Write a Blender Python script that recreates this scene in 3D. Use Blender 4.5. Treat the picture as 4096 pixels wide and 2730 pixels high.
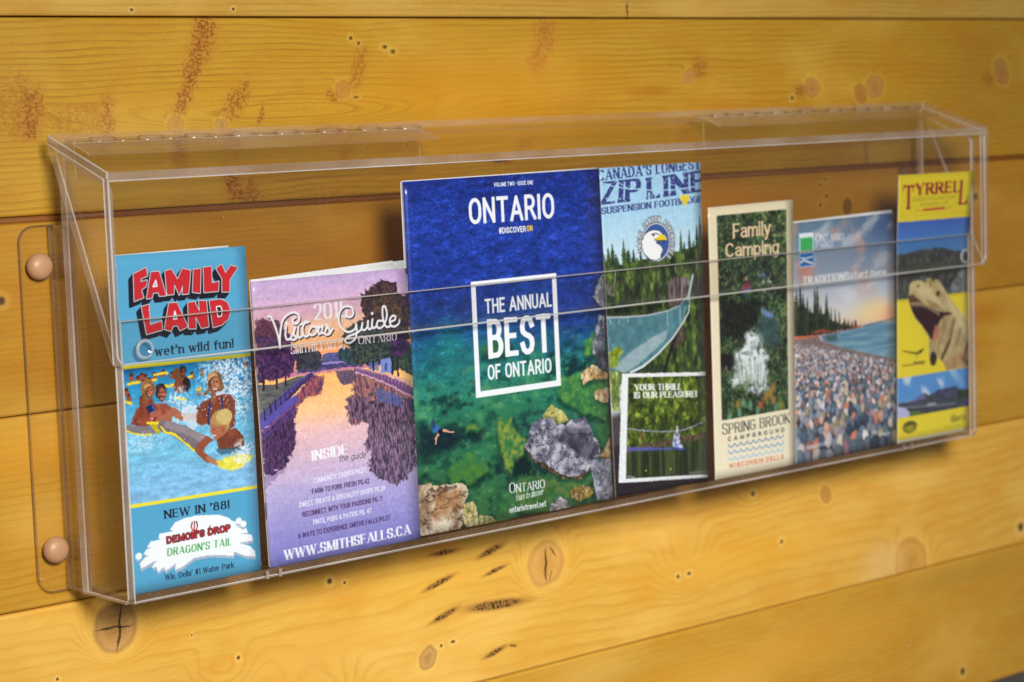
import bpy, bmesh, math, random
import numpy as np
from mathutils import Vector, Matrix

scene = bpy.context.scene
COL = scene.collection
for o in list(bpy.data.objects):
    bpy.data.objects.remove(o)

# ---------------------------------------------------------------- camera
cam_data = bpy.data.cameras.new('camera')
cam = bpy.data.objects.new('camera', cam_data)
COL.objects.link(cam)
cam_data.lens = 76.635; cam_data.sensor_width = 36.0; cam_data.clip_start = .05; cam_data.clip_end = 60
R_ = Vector((0.75307142, -0.65701535, -0.03484617)); U_ = Vector((0.09549832, 0.05675144, 0.99381052)); F_ = Vector((0.6509712, 0.75173805, -0.10548175))
cam.matrix_world = Matrix(((R_.x, U_.x, -F_.x, -.740042), (R_.y, U_.y, -F_.y, -1.336024), (R_.z, U_.z, -F_.z, .320067), (0, 0, 0, 1)))
cam_data.dof.use_dof = True; cam_data.dof.focus_distance = 1.55; cam_data.dof.aperture_fstop = 7.4; cam_data.dof.aperture_blades = 7
scene.camera = cam

# ---------------------------------------------------------------- ambient light, lamps and exposure
world = bpy.data.worlds.new('World'); scene.world = world; world.use_nodes = True
bg = world.node_tree.nodes['Background']; bg.inputs['Color'].default_value = (.80, .86, 1.0, 1); bg.inputs['Strength'].default_value = .09


def area_lamp(name, loc, target, size, energy, color):
    d = bpy.data.lights.new(name, 'AREA'); d.shape = 'DISK'; d.size = size; d.energy = energy; d.color = color
    d.spread = math.radians(88)
    o = bpy.data.objects.new(name, d); COL.objects.link(o); o.location = loc
    o.rotation_euler = (Vector(target) - Vector(loc)).to_track_quat('-Z', 'Y').to_euler()
    return o


area_lamp('flash_softbox', (-.50, -1.75, .74), (.70, 0, -.20), .46, 14.9, (1.0, .98, .955))
scene.view_settings.view_transform = 'Standard'; scene.view_settings.look = 'None'; scene.view_settings.gamma = 1; scene.view_settings.exposure = 0
scene.render.engine = 'CYCLES'
cy = scene.cycles
cy.max_bounces = 24; cy.transparent_max_bounces = 40; cy.transmission_bounces = 16; cy.glossy_bounces = 8; cy.diffuse_bounces = 4
cy.use_denoising = True; cy.sample_clamp_indirect = 6


# ---------------------------------------------------------------- mesh helpers
def mesh_obj(name, verts, faces, mats, parent=None, mi=None, smooth=False):
    me = bpy.data.meshes.new(name); me.from_pydata([tuple(v) for v in verts], [], faces)
    for m in (mats if isinstance(mats, (list, tuple)) else [mats]): me.materials.append(m)
    if mi is not None:
        for f, k in zip(me.polygons, mi): f.material_index = k
    if smooth:
        for f in me.polygons: f.use_smooth = True
    me.update()
    o = bpy.data.objects.new(name, me); COL.objects.link(o)
    if parent is not None: o.parent = parent
    return o


def root(name, loc=(0, 0, 0)):
    o = bpy.data.objects.new(name, None); COL.objects.link(o); o.location = loc; o.empty_display_size = .02
    return o


def tag(o, label=None, category=None, group=None, kind=None):
    if label: o['label'] = label
    if category: o['category'] = category
    if group: o['group'] = group
    if kind: o['kind'] = kind
    return o


def slab(name, outline, axis, a, b, mats, parent, bevel=.0006, face_mat=0, edge_mat=1, line_mat=None):
    """a sheet of acrylic: the outline (points in the two other axes) between a and b along axis; its cut edges get the second material"""
    def P(q, t):
        return (t, q[0], q[1]) if axis == 0 else ((q[0], t, q[1]) if axis == 1 else (q[0], q[1], t))
    bm = bmesh.new(); n = len(outline)
    v0 = [bm.verts.new(P(q, a)) for q in outline]; v1 = [bm.verts.new(P(q, b)) for q in outline]
    f0 = bm.faces.new(v0); f1 = bm.faces.new(v1[::-1]); f0.material_index = f1.material_index = face_mat
    for i in range(n):
        f = bm.faces.new((v0[i], v1[i], v1[(i + 1) % n], v0[(i + 1) % n])); f.material_index = edge_mat
    bmesh.ops.recalc_face_normals(bm, faces=bm.faces)
    if bevel:
        bmesh.ops.bevel(bm, geom=[e for e in bm.edges if (e.link_faces[0].material_index != e.link_faces[1].material_index)], offset=bevel, segments=1, affect='EDGES', material=(edge_mat if line_mat is None else line_mat) if len(mats) < 3 else 2)
    me = bpy.data.meshes.new(name); bm.to_mesh(me); bm.free()
    for m in mats: me.materials.append(m)
    o = bpy.data.objects.new(name, me); COL.objects.link(o)
    if parent is not None: o.parent = parent
    return o


def rect(x0, x1, z0, z1): return [(x0, z0), (x1, z0), (x1, z1), (x0, z1)]


def rounded(x0, x1, z0, z1, r, corners='1111', n=6):
    """rectangle with some corners rounded (order: bl br tr tl)"""
    out = []
    for k, (cx, cz, a0) in enumerate(((x0 + r, z0 + r, 180), (x1 - r, z0 + r, 270), (x1 - r, z1 - r, 0), (x0 + r, z1 - r, 90))):
        if corners[k] == '1':
            out += [(cx + r * math.cos(math.radians(a0 + 90 * i / n)), cz + r * math.sin(math.radians(a0 + 90 * i / n))) for i in range(n + 1)]
        else: out.append(((x0, z0), (x1, z0), (x1, z1), (x0, z1))[k])
    return out


def lathe(name, prof, mat, parent, loc, axis='y', n=28):
    """a turned shape: profile (radius, height along -y)"""
    vs, fs = [], []
    for r, h in prof:
        for k in range(n):
            a = 2 * math.pi * k / n; vs.append((loc[0] + r * math.cos(a), loc[1] - h, loc[2] + r * math.sin(a)))
    m = len(prof)
    for i in range(m - 1):
        for k in range(n): fs.append((i * n + k, i * n + (k + 1) % n, (i + 1) * n + (k + 1) % n, (i + 1) * n + k))
    fs.append(tuple(range(n))); fs.append(tuple((m - 1) * n + k for k in range(n))[::-1])
    o = mesh_obj(name, vs, fs, mat, parent, smooth=True)
    bm = bmesh.new(); bm.from_mesh(o.data); bmesh.ops.recalc_face_normals(bm, faces=bm.faces); bm.to_mesh(o.data); bm.free()
    return o


# ---------------------------------------------------------------- node helpers
class NT:
    def __init__(s, name):
        s.m = bpy.data.materials.new(name); s.m.use_nodes = True; s.t = s.m.node_tree; s.t.nodes.clear()
        s.out = s.n('ShaderNodeOutputMaterial')

    def n(s, kind, **kw):
        o = s.t.nodes.new(kind)
        for k, v in kw.items(): setattr(o, k, v)
        return o

    def inp(s, sock, v):
        if hasattr(v, 'is_output'): s.t.links.new(v, sock)
        else:
            if isinstance(v, (tuple, list)) and len(v) == 3 and sock.type == 'RGBA': v = (*v, 1)
            sock.default_value = v

    def math(s, op, a, b=0., c=None):
        o = s.n('ShaderNodeMath', operation=op); s.inp(o.inputs[0], a); s.inp(o.inputs[1], b)
        if c is not None: s.inp(o.inputs[2], c)
        return o.outputs[0]

    def add(s, a, b): return s.math('ADD', a, b)
    def mul(s, a, b): return s.math('MULTIPLY', a, b)

    def ramp(s, x, a, b, lo=0., hi=1., kind='SMOOTHSTEP'):
        o = s.n('ShaderNodeMapRange', interpolation_type=kind); s.inp(o.inputs[0], x)
        o.inputs[1].default_value = a; o.inputs[2].default_value = b; o.inputs[3].default_value = lo; o.inputs[4].default_value = hi
        return o.outputs[0]

    def noise(s, vec, scale, detail=3, rough=.5):
        o = s.n('ShaderNodeTexNoise'); s.inp(o.inputs['Vector'], vec); o.inputs['Scale'].default_value = scale; o.inputs['Detail'].default_value = detail; o.inputs['Roughness'].default_value = rough
        return o.outputs['Fac']

    def mapv(s, vec, loc=(0, 0, 0), rot=(0, 0, 0), scale=(1, 1, 1), kind='TEXTURE'):
        o = s.n('ShaderNodeMapping', vector_type=kind); s.inp(o.inputs[0], vec); o.inputs[1].default_value = loc; o.inputs[2].default_value = rot; o.inputs[3].default_value = scale
        return o.outputs[0]

    def length(s, v):
        o = s.n('ShaderNodeVectorMath', operation='LENGTH'); s.inp(o.inputs[0], v); return o.outputs['Value']

    def mix(s, f, a, b):
        o = s.n('ShaderNodeMix', data_type='RGBA'); s.inp(o.inputs[0], f); s.inp(o.inputs[6], a); s.inp(o.inputs[7], b)
        return o.outputs[2]

    def principled(s, **kw):
        o = s.n('ShaderNodeBsdfPrincipled')
        for k, v in kw.items(): s.inp(o.inputs[k.replace('_', ' ')], v)
        return o


def lin(c):
    return tuple(((v / 255) / 12.92 if v <= 10 else (((v / 255) + .055) / 1.055) ** 2.4) for v in c)

# ---------------------------------------------------------------- varnished pine, one material per plank, each with its own knots and stains
def wood_material(name, base, late, period, contrast, feats, seed, wav=.004, swirl=1.0, fleck=.0, gloss=.42):
    t = NT(name)
    pos = t.n('ShaderNodeNewGeometry').outputs['Position']
    warp = t.n('ShaderNodeTexNoise'); t.inp(warp.inputs['Vector'], t.mapv(pos, (seed, 0, seed * 2.), kind='POINT')); warp.inputs['Scale'].default_value = 160; warp.inputs['Detail'].default_value = 3
    vm = t.n('ShaderNodeVectorMath', operation='MULTIPLY_ADD'); t.inp(vm.inputs[0], warp.outputs['Color']); vm.inputs[1].default_value = (.0018, 0, .0018)
    t.inp(vm.inputs[2], t.mapv(pos, (-.0009, 0, -.0009), kind='POINT')); P = vm.outputs[0]
    w2 = t.n('ShaderNodeTexNoise'); t.inp(w2.inputs['Vector'], t.mapv(pos, (seed * 4, 0, seed), kind='POINT')); w2.inputs['Scale'].default_value = 62; w2.inputs['Detail'].default_value = 4
    v2 = t.n('ShaderNodeVectorMath', operation='MULTIPLY_ADD'); t.inp(v2.inputs[0], w2.outputs['Color']); v2.inputs[1].default_value = (.0075, 0, .0075)
    t.inp(v2.inputs[2], t.mapv(pos, (-.0038, 0, -.0038), kind='POINT')); P2 = v2.outputs[0]
    sep = t.n('ShaderNodeSeparateXYZ'); t.inp(sep.inputs[0], pos)
    z = sep.outputs['Z']
    # grain field: height on the plank, pushed about by slow noise and by every knot
    big = t.noise(t.mapv(pos, (seed * 3.1, 0, seed), scale=(1, 1, 4), kind='POINT'), 3.2, 2)
    med = t.noise(t.mapv(pos, (seed * 1.7, 0, seed), scale=(1, 1, 5), kind='POINT'), 11, 2)
    phi = t.add(z, t.mul(t.math('SUBTRACT', big, .5), wav * 9)); phi = t.add(phi, t.mul(t.math('SUBTRACT', med, .5), wav * 1.6))
    masks = []
    for f in feats:
        kind, x, zz = f[0], f[1], f[2]
        if kind in ('knot', 'swirl', 'cathedral'):
            r = f[3]
            if kind == 'cathedral': L = t.length(t.mapv(pos, (x, 0, zz), scale=(f[3], 1, f[4]))); A = f[5]
            else: L = t.length(t.mapv(pos, (x, 0, zz), scale=(r * 2.6 * swirl, 1, r * 2.3 * swirl))); A = r * 1.5 * (f[4] if len(f) > 4 else 1)
            o = t.n('ShaderNodeMapRange', interpolation_type='SMOOTHERSTEP'); t.inp(o.inputs[0], L); o.inputs[1].default_value = 1; o.inputs[2].default_value = 0; o.inputs[3].default_value = 0; o.inputs[4].default_value = A
            phi = t.add(phi, o.outputs[0])
    ph = t.mul(phi, 1 / period)
    fr = t.math('FRACT', t.add(ph, t.mul(t.noise(t.mapv(pos, scale=(1, 1, 6), kind='POINT'), 40, 2), .22)))
    line = t.mul(t.ramp(fr, .45, .93), t.ramp(fr, 1.0, .93))
    amp = t.ramp(t.noise(t.mapv(pos, (seed * 5, 0, 3), scale=(1, 1, 6), kind='POINT'), 9, 2), .3, .7, .35, 1.)
    fibre = t.noise(t.mapv(pos, scale=(.05, 1, 1), kind='POINT'), 900, 3, .6)
    blot = t.noise(t.mapv(pos, (seed, 0, 1), scale=(1, 1, 3.5), kind='POINT'), 12, 4, .6)
    c = t.mix(t.mul(t.mul(line, amp), contrast), lin(base), lin(late))
    c = t.mix(t.ramp(fibre, .35, .72, 0, .34), c, lin(late)); c = t.mix(t.ramp(blot, .42, .72, 0, .7), c, lin([base[0] * .96, base[1] * .86, base[2] * .6]))
    pale = t.noise(t.mapv(pos, (seed * 2, 0, 5), scale=(1, 1, 2.2), kind='POINT'), 6, 3)
    c = t.mix(t.ramp(pale, .46, .72, 0, .5), c, lin([min(255, base[0] + 20), min(255, base[1] + 24), base[2] + 30]))
    if fleck:
        fl = t.noise(t.mapv(pos, scale=(1, 1, .3), kind='POINT'), 900, 2); c = t.mix(t.ramp(fl, .5, .72, 0, fleck), c, lin([min(255, base[0] + 34), min(255, base[1] + 38), base[2] + 50]))
    speck = t.noise(P, 420, 2); sp2 = t.noise(t.mapv(pos, scale=(1, 1, 2), kind='POINT'), 260, 2)
    rough_in = t.ramp(fibre, .3, .8, gloss - .06, gloss + .1)
    bump = t.add(t.mul(line, -.35), t.mul(fibre, .25))
    for f in feats:
        kind, x, zz = f[0], f[1], f[2]
        if kind == 'knot':
            r = f[3]; dark = f[5] if len(f) > 5 else (118, 76, 44); core = f[6] if len(f) > 6 else (176, 118, 62)
            L = t.add(t.length(t.mapv(P, (x, 0, zz), rot=(0, (x * 97) % 3, 0), scale=(r, 1, r * (1.25 if r < .012 else 1.06)))), t.mul(t.math('SUBTRACT', t.noise(pos, .9 / r, 2), .5), .42))
            rings = t.math('FRACT', t.mul(L, 7.5)); rim = t.mul(t.ramp(L, 1.2, 1.0), t.ramp(L, .74, .98))
            halo = t.mul(t.ramp(L, 1.7, 1.15), t.ramp(L, .98, 1.12))
            body = t.ramp(L, 1.08, .90)
            kc = t.mix(t.mul(t.ramp(rings, .5, .95), t.ramp(L, 1.0, .2, .15, .6)), lin(core), lin(dark)); kc = t.mix(t.ramp(L, .85, .0, 0, .55), kc, lin(dark))
            c = t.mix(t.mul(halo, .28), c, lin([min(255, base[0] + 22), min(255, base[1] + 26), base[2] + 30])); c = t.mix(t.mul(body, .6), c, kc); c = t.mix(t.mul(rim, .3), c, lin(dark))
        elif kind == 'crack':      # x, z, half length, half width, angle
            L = t.length(t.mapv(P2, (x, 0, zz), rot=(0, f[5], 0), scale=(f[3], 1, f[4]))); c = t.mix(t.ramp(L, 1.3, .6, 0, .85), c, lin((44, 26, 12)))
        elif kind == 'hole':       # r
            L = t.length(t.mapv(P, (x, 0, zz), scale=(f[3] * (f[4] if len(f) > 4 else 1), 1, f[3])))
            c = t.mix(t.ramp(L, 2.3, 1.2, 0, .4), c, lin([min(255, base[0] + 20), min(255, base[1] + 28), base[2] + 40])); c = t.mix(t.ramp(L, 1.05, .35, 0, .9), c, lin((54, 34, 18)))
        elif kind == 'pocket':     # half length, half height, angle
            L = t.length(t.mapv(P, (x, 0, zz), rot=(0, f[5], 0), scale=(f[3], 1, f[4])))
            c = t.mix(t.ramp(L, 1.6, .8, 0, .55), c, lin((160, 104, 48))); br = t.ramp(speck, .42, .58)
            c = t.mix(t.mul(t.ramp(L, 1.0, .6), t.math('MAXIMUM', br, .35)), c, lin((48, 30, 16)))
        elif kind == 'stain':      # half width, half height, angle, strength, colour
            L = t.length(t.mapv(P, (x, 0, zz), rot=(0, f[5], 0), scale=(f[3], 1, f[4]))); st = f[6] if len(f) > 6 else .8; cc = f[7] if len(f) > 7 else (134, 76, 20)
            m = t.ramp(t.add(L, t.mul(t.math('SUBTRACT', t.noise(P2, 120, 3), .5), 1.1)), 1.45, .35); k = t.ramp(t.add(t.add(t.mul(speck, .55), t.mul(sp2, .45)), t.mul(m, .16)), .585, .71)
            c = t.mix(t.mul(m, st * .5), c, lin([min(255, cc[0] + 40), min(255, cc[1] + 38), cc[2] + 22])); c = t.mix(t.mul(t.mul(m, k), st), c, lin(cc))
        elif kind == 'tone_patch':      # soft patch blended towards another tone
            L = t.length(t.mapv(P, (x, 0, zz), scale=(f[3], 1, f[4]))); c = t.mix(t.ramp(L, 1., .1, 0, f[5]), c, lin(f[6]))
    b = t.n('ShaderNodeBump'); b.inputs['Strength'].default_value = .22; b.inputs['Distance'].default_value = .0006; t.inp(b.inputs['Height'], bump)
    p = t.principled(Base_Color=c, Roughness=rough_in, IOR=1.45, Normal=b.outputs[0]); p.inputs['Coat Weight'].default_value = .25; p.inputs['Coat Roughness'].default_value = .32
    t.t.links.new(p.outputs[0], t.out.inputs[0])
    return t.m

# ---------------------------------------------------------------- print engine: paints each cover's flat print with numpy
PPM = 4.0                                   # texture pixels per millimetre


def col(c):
    return np.array(c, np.float32) / 255.0


def vnoise(X, Y, seed):
    xi = np.floor(X).astype(np.int64); yi = np.floor(Y).astype(np.int64)
    fx = (X - xi).astype(np.float32); fy = (Y - yi).astype(np.float32)
    fx = fx * fx * (3 - 2 * fx); fy = fy * fy * (3 - 2 * fy)
    rng = np.random.default_rng(seed)
    tab = rng.random((256, 256), dtype=np.float32)
    g = lambda a, b: tab[b & 255, a & 255]
    return (g(xi, yi) * (1 - fx) + g(xi + 1, yi) * fx) * (1 - fy) + (g(xi, yi + 1) * (1 - fx) + g(xi + 1, yi + 1) * fx) * fy


def sm(a, b, x):
    t = np.clip((x - a) / (b - a), 0, 1)
    return t * t * (3 - 2 * t)


class Canvas:
    def __init__(s, w, h):
        s.w, s.h = w, h
        s.W, s.H = int(round(w * PPM)), int(round(h * PPM))
        s.img = np.zeros((s.H, s.W, 3), np.float32)
        xs = (np.arange(s.W) + .5) / PPM; ys = (np.arange(s.H) + .5) / PPM
        s.X, s.Y = np.meshgrid(xs.astype(np.float32), ys.astype(np.float32))

    def win(s, x0, y0, x1, y1):
        a = max(0, int(x0 * PPM) - 1); b = min(s.W, int(x1 * PPM) + 2)
        c = max(0, int(y0 * PPM) - 1); d = min(s.H, int(y1 * PPM) + 2)
        return None if (b <= a or d <= c) else (slice(c, d), slice(a, b))

    def put(s, m, c, sl=None):
        im = s.img if sl is None else s.img[sl]
        c = np.asarray(c, np.float32)
        if c.ndim == 1:
            c = c / 255.0
        im[...] = im * (1 - m[..., None]) + c * m[..., None]

    def fbm(s, sx, sy, octv=4, seed=1, rot=0., gain=.5, sl=None):
        X, Y = (s.X, s.Y) if sl is None else (s.X[sl], s.Y[sl])
        if rot:
            c, q = math.cos(rot), math.sin(rot); X, Y = X * c + Y * q, -X * q + Y * c
        o = 0; a = 1.; t = 0.
        for k in range(octv):
            o = o + a * vnoise(X / sx * 2 ** k + 37.3 * k, Y / sy * 2 ** k + 11.7 * k, seed + k * 17)
            t += a; a *= gain
        return o / t

    def grad(s, stops, along='y', sl=None):
        T = s.Y if along == 'y' else s.X
        if sl is not None: T = T[sl]
        xs = [p[0] for p in stops]
        return np.stack([np.interp(T, xs, [p[1][k] / 255. for p in stops]) for k in range(3)], -1).astype(np.float32)

    def polymask(s, pts, soft=.2, grow=0., rough=0., rs=2., seed=5):
        P = np.array(pts, np.float32)
        pad = soft + grow + rough + .5
        sl = s.win(P[:, 0].min() - pad, P[:, 1].min() - pad, P[:, 0].max() + pad, P[:, 1].max() + pad)
        if sl is None: return None, None
        X, Y = s.X[sl], s.Y[sl]
        if rough:
            X = X + (s.fbm(rs, rs, 3, seed, sl=sl) - .5) * 2 * rough
            Y = Y + (s.fbm(rs, rs, 3, seed + 3, sl=sl) - .5) * 2 * rough
        ins = np.zeros(X.shape, bool); d2 = np.full(X.shape, 1e9, np.float32)
        n = len(P)
        for i in range(n):
            ax, ay = P[i]; bx, by = P[(i + 1) % n]
            if ay != by:
                cr = ((ay > Y) != (by > Y)) & (X < (bx - ax) * (Y - ay) / (by - ay) + ax)
                ins ^= cr
            dx, dy = bx - ax, by - ay; L = dx * dx + dy * dy + 1e-9
            t = np.clip(((X - ax) * dx + (Y - ay) * dy) / L, 0, 1)
            d2 = np.minimum(d2, (X - ax - t * dx) ** 2 + (Y - ay - t * dy) ** 2)
        sd = np.sqrt(d2); sd = np.where(ins, -sd, sd) - grow
        return np.clip(.5 - sd / soft, 0, 1), sl

    def poly(s, pts, c, soft=.25, grow=0., rough=0., rs=2., seed=5, alpha=1., tex=None):
        m, sl = s.polymask(pts, soft, grow, rough, rs, seed)
        if m is None: return
        if tex is not None:                 # tex: (second colour, sx, sy, contrast[, rot])
            c2, sx, sy, k = tex[:4]
            f = s.fbm(sx, sy, 4, seed + 9, rot=tex[4] if len(tex) > 4 else 0, sl=sl)
            f = np.clip((f - .5) * k + .5, 0, 1)[..., None]
            c = col(c) * (1 - f) + col(c2) * f
        s.put(m * alpha, c, sl)

    def ell(s, cx, cy, rx, ry, c, soft=.3, rot=0., alpha=1.):
        r = max(rx, ry) + soft + .5
        sl = s.win(cx - r, cy - r, cx + r, cy + r)
        if sl is None: return
        X, Y = s.X[sl] - cx, s.Y[sl] - cy
        if rot:
            a, b = math.cos(rot), math.sin(rot); X, Y = X * a + Y * b, -X * b + Y * a
        q = np.sqrt((X / rx) ** 2 + (Y / ry) ** 2)
        s.put(np.clip(.5 - (q - 1) * min(rx, ry) / soft, 0, 1) * alpha, c, sl)

    def line(s, pts, w, c, soft=.25, alpha=1., w2=None):
        P = np.array(pts, np.float32)
        if len(P) < 2: return
        pad = w + soft + .5
        sl = s.win(P[:, 0].min() - pad, P[:, 1].min() - pad, P[:, 0].max() + pad, P[:, 1].max() + pad)
        if sl is None: return
        X, Y = s.X[sl], s.Y[sl]; sd = np.full(X.shape, 1e9, np.float32)
        n = len(P) - 1
        for i in range(n):
            ax, ay = P[i]; dx, dy = P[i + 1] - P[i]; L = dx * dx + dy * dy + 1e-9
            t = np.clip(((X - ax) * dx + (Y - ay) * dy) / L, 0, 1)
            hw = w / 2 if w2 is None else (w + (w2 - w) * (i + t) / n) / 2
            sd = np.minimum(sd, np.sqrt((X - ax - t * dx) ** 2 + (Y - ay - t * dy) ** 2) - hw)
        s.put(np.clip(.5 - sd / soft, 0, 1) * alpha, c, sl)

    def text(s, st, p0, p1, h, c, th=.14, thin=None, serif=0., slant=0., track=.12, soft=.28, outline=None, shadow=None, alpha=1., small=None):
        """letters of cap height h (mm) on a baseline from p0 to p1; spacing and width fitted to it"""
        thin = th if thin is None else thin
        gl = []; x = 0.
        for k, ch in enumerate(st):
            sc = 1.
            if small and k in small: sc = small[k]
            elif small and ch != ' ' and '*' in small: sc = small['*']
            if ch == ' ':
                x += .42; continue
            w, strokes, lc = GLYPH[ch]
            gl.append((strokes, x, sc, lc, w, ch in '023456789&#,')); x += w * sc + track + (th if not serif else th * .8)
        tot = x - track - th * .5
        ux, uy = p1[0] - p0[0], p1[1] - p0[1]
        sx = math.hypot(ux, uy) / tot; ux, uy = ux / (sx * tot), uy / (sx * tot)
        hs = min(max(h, sx * .82), sx * 1.22)             # strokes of narrow letters stay in proportion
        segs = []
        for strokes, gx, sc, lc, w, nos in gl:
            G = []
            top = lc if lc else 1.
            ends = [tuple(round(v, 3) for v in e) for q in strokes for e in (q[0], q[-1])]
            clip = all(-.01 <= py <= 1.01 for q in strokes for _, py in q)
            for stk in strokes:
                pts = [(px * sc, py) for px, py in stk]
                q = []
                for px, py in pts:
                    yy = py
                    if 0 <= py <= top: yy = thin / 2 + py / top * (top - thin)
                    q.append((gx + px + th * .5, yy * sc))
                m = len(q) - 1
                closed = abs(pts[0][0] - pts[-1][0]) + abs(pts[0][1] - pts[-1][1]) < 1e-6
                for i in range(m):
                    (ax, ay), (bx, by) = q[i], q[i + 1]
                    dx, dy = (bx - ax) * sx, (by - ay) * h
                    L = math.hypot(dx, dy)
                    if L < 1e-3 * h: continue
                    v = abs(dy) / L
                    diag = .2 < v < .985 and m == 1
                    sh0 = ends.count(tuple(round(t_, 3) for t_ in pts[i])) > 1 and diag
                    sh1 = ends.count(tuple(round(t_, 3) for t_ in pts[i + 1])) > 1 and diag
                    if thin != th:
                        hw = (thin + (th - thin) * v ** 1.5) * hs / 2
                        if m <= 2 and abs(bx - ax) > .12 and v > .3:
                            hw = (th if dx * dy < 0 else thin * 1.15) * hs / 2
                    else: hw = th * hs / 2
                    hw *= (sc ** .5)
                    G.append((ax * sx, ay * h, bx * sx, by * h, hw, (i == 0 and not closed and not sh0), (i == m - 1 and not closed and not sh1)))
                    if serif and not closed and not nos:
                        for e, (ex, ey), py, oth in ((0, q[i], pts[i][1], q[i + 1]), (1, q[i + 1], pts[i + 1][1], q[i])):
                            if ((e == 0 and i == 0) or (e == 1 and i == m - 1)) and not (sh0, sh1)[e]:
                                ddy = abs(oth[1] - ey) * h; ddx = abs(oth[0] - ex) * sx
                                if ddy > ddx * .6 and (abs(py) < .02 or abs(py - top) < .02 or abs(py - 1) < .02 or abs(py - .7) < .02) and ddy > .15 * h:
                                    sy = thin / 2 if abs(py) < .02 else (py * sc - thin / 2)
                                    wd = serif * hs
                                    G.append(((ex * sx) - wd, sy * h, (ex * sx) + wd, sy * h, thin * hs / 2 * 1.1, True, True))
                                elif ddx > ddy * 2 and ddx > .12 * h and m == 1:
                                    G.append((ex * sx, ey * h - serif * h * .6, ex * sx, ey * h + serif * h * .6, thin * hs / 2, True, True))
            segs.append((G, sc if clip else 0))
        jobs = []
        if shadow: jobs.append((shadow[0], shadow[1], 0., shadow[2]))
        if outline: jobs.append((0, 0, outline[0], outline[1]))
        jobs.append((0, 0, 0., c))
        for ox, oy, gr, cc in jobs:
            for G, cl in segs:
                A = np.array([g[:5] for g in G], np.float32)
                x0 = min(A[:, 0].min(), A[:, 2].min()) - h * .4 - gr; x1 = max(A[:, 0].max(), A[:, 2].max()) + h * .4 + gr
                y0 = min(A[:, 1].min(), A[:, 3].min()) - h * .3 - gr; y1 = max(A[:, 1].max(), A[:, 3].max()) + h * .3 + gr
                cs = [(p0[0] + a * ux - b * -uy * -1 + ox, p0[1] + a * uy - b + oy) for a in (x0, x1) for b in (y0, y1)]
                sl = s.win(min(q[0] for q in cs), min(q[1] for q in cs), max(q[0] for q in cs), max(q[1] for q in cs))
                if sl is None: continue
                dX, dY = s.X[sl] - p0[0] - ox, s.Y[sl] - p0[1] - oy
                a = dX / max(ux, .2); b = a * uy - dY          # sheared frame: uprights stay upright
                if slant: a = a - b * slant
                sd = np.full(a.shape, 1e9, np.float32)
                for ax, ay, bx, by, hw, e0, e1 in G:
                    dx, dy = bx - ax, by - ay; L = math.hypot(dx, dy) + 1e-9
                    tx, ty = dx / L, dy / L
                    t = (a - ax) * tx + (b - ay) * ty; n = np.abs((a - ax) * -ty + (b - ay) * tx)
                    tc = np.clip(t, 0, L)
                    sd = np.minimum(sd, np.hypot(t - tc, n) - hw)
                    if e0 or e1:
                        e = hw * .95
                        lo = -e if e0 else 0; hi = L + e if e1 else L
                        sd = np.minimum(sd, np.maximum(n - hw, np.maximum(lo - t, t - hi)))
                if cl: sd = np.maximum(sd, np.maximum(-b, b - h * cl))
                s.put(np.clip(.5 - (sd - gr) / soft, 0, 1) * alpha, cc, sl)

    def warp(s, amp, sc, seed=1, rag=.25):
        """breaks up drawn outlines: every point is shifted by slow and by fine noise (mm)"""
        dx = (s.fbm(sc, sc, 4, seed, gain=.62) - .5) * 2 * amp + (s.fbm(.8, .8, 2, seed + 40) - .5) * 2 * rag
        dy = (s.fbm(sc, sc, 4, seed + 20, gain=.62) - .5) * 2 * amp + (s.fbm(.8, .8, 2, seed + 60) - .5) * 2 * rag
        xi = np.clip(((s.X + dx) * PPM).astype(int), 0, s.W - 1); yi = np.clip(((s.Y + dy) * PPM).astype(int), 0, s.H - 1)
        s.img = s.img[yi, xi]

    def photo_grain(s, seed=3, amt=.10, x0=0, y0=0, x1=1e9, y1=1e9):
        sl = s.win(x0, y0, x1, y1)
        f = s.fbm(.7, .7, 2, seed, sl=sl) * .6 + s.fbm(2.6, 2.6, 3, seed + 4, sl=sl) * .4
        im = s.img[sl]; im *= (1 + (f - .5) * amt * 2)[..., None]

    def image(s, name):
        a = np.ones((s.H, s.W, 4), np.float32); a[..., :3] = np.clip(s.img, 0, 1)
        im = bpy.data.images.new(name, s.W, s.H, alpha=False)
        im.pixels.foreach_set(np.ascontiguousarray(a[::-1]).ravel())
        im.pack()
        return im


def arc(cx, cy, rx, ry, a0, a1, n=12):
    return [(cx + rx * math.cos(math.radians(a0 + (a1 - a0) * k / n)), cy + ry * math.sin(math.radians(a0 + (a1 - a0) * k / n))) for k in range(n + 1)]


def bowl(x, r, y0, y1):
    ry = (y1 - y0) / 2; rx = min(r * .6, ry * .9)
    return [(x, y1), (r - rx, y1)] + arc(r - rx, (y0 + y1) / 2, rx, ry, 90, -90, 10) + [(x, y0)]


def ring(w, y0, y1, sq=.62):
    """a narrow round letter: straight sides and round ends"""
    ry = min((y1 - y0) / 2, w * sq); c = w / 2
    a = arc(c, y1 - ry, c, ry, 0, 180, 12) + arc(c, y0 + ry, c, ry, 180, 360, 12)
    return a + [a[0]]


def sstroke(w, t):
    q = [(.97, .8), (.86, .93), (.62, 1), (.38, 1), (.13, .92), (.03, .77), (.08, .62), (.28, .54), (.7, .46), (.92, .37), (.97, .22), (.86, .07), (.6, 0), (.36, 0), (.12, .08), (.02, .22)]
    return [(a * w, b * t) for a, b in q]


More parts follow.
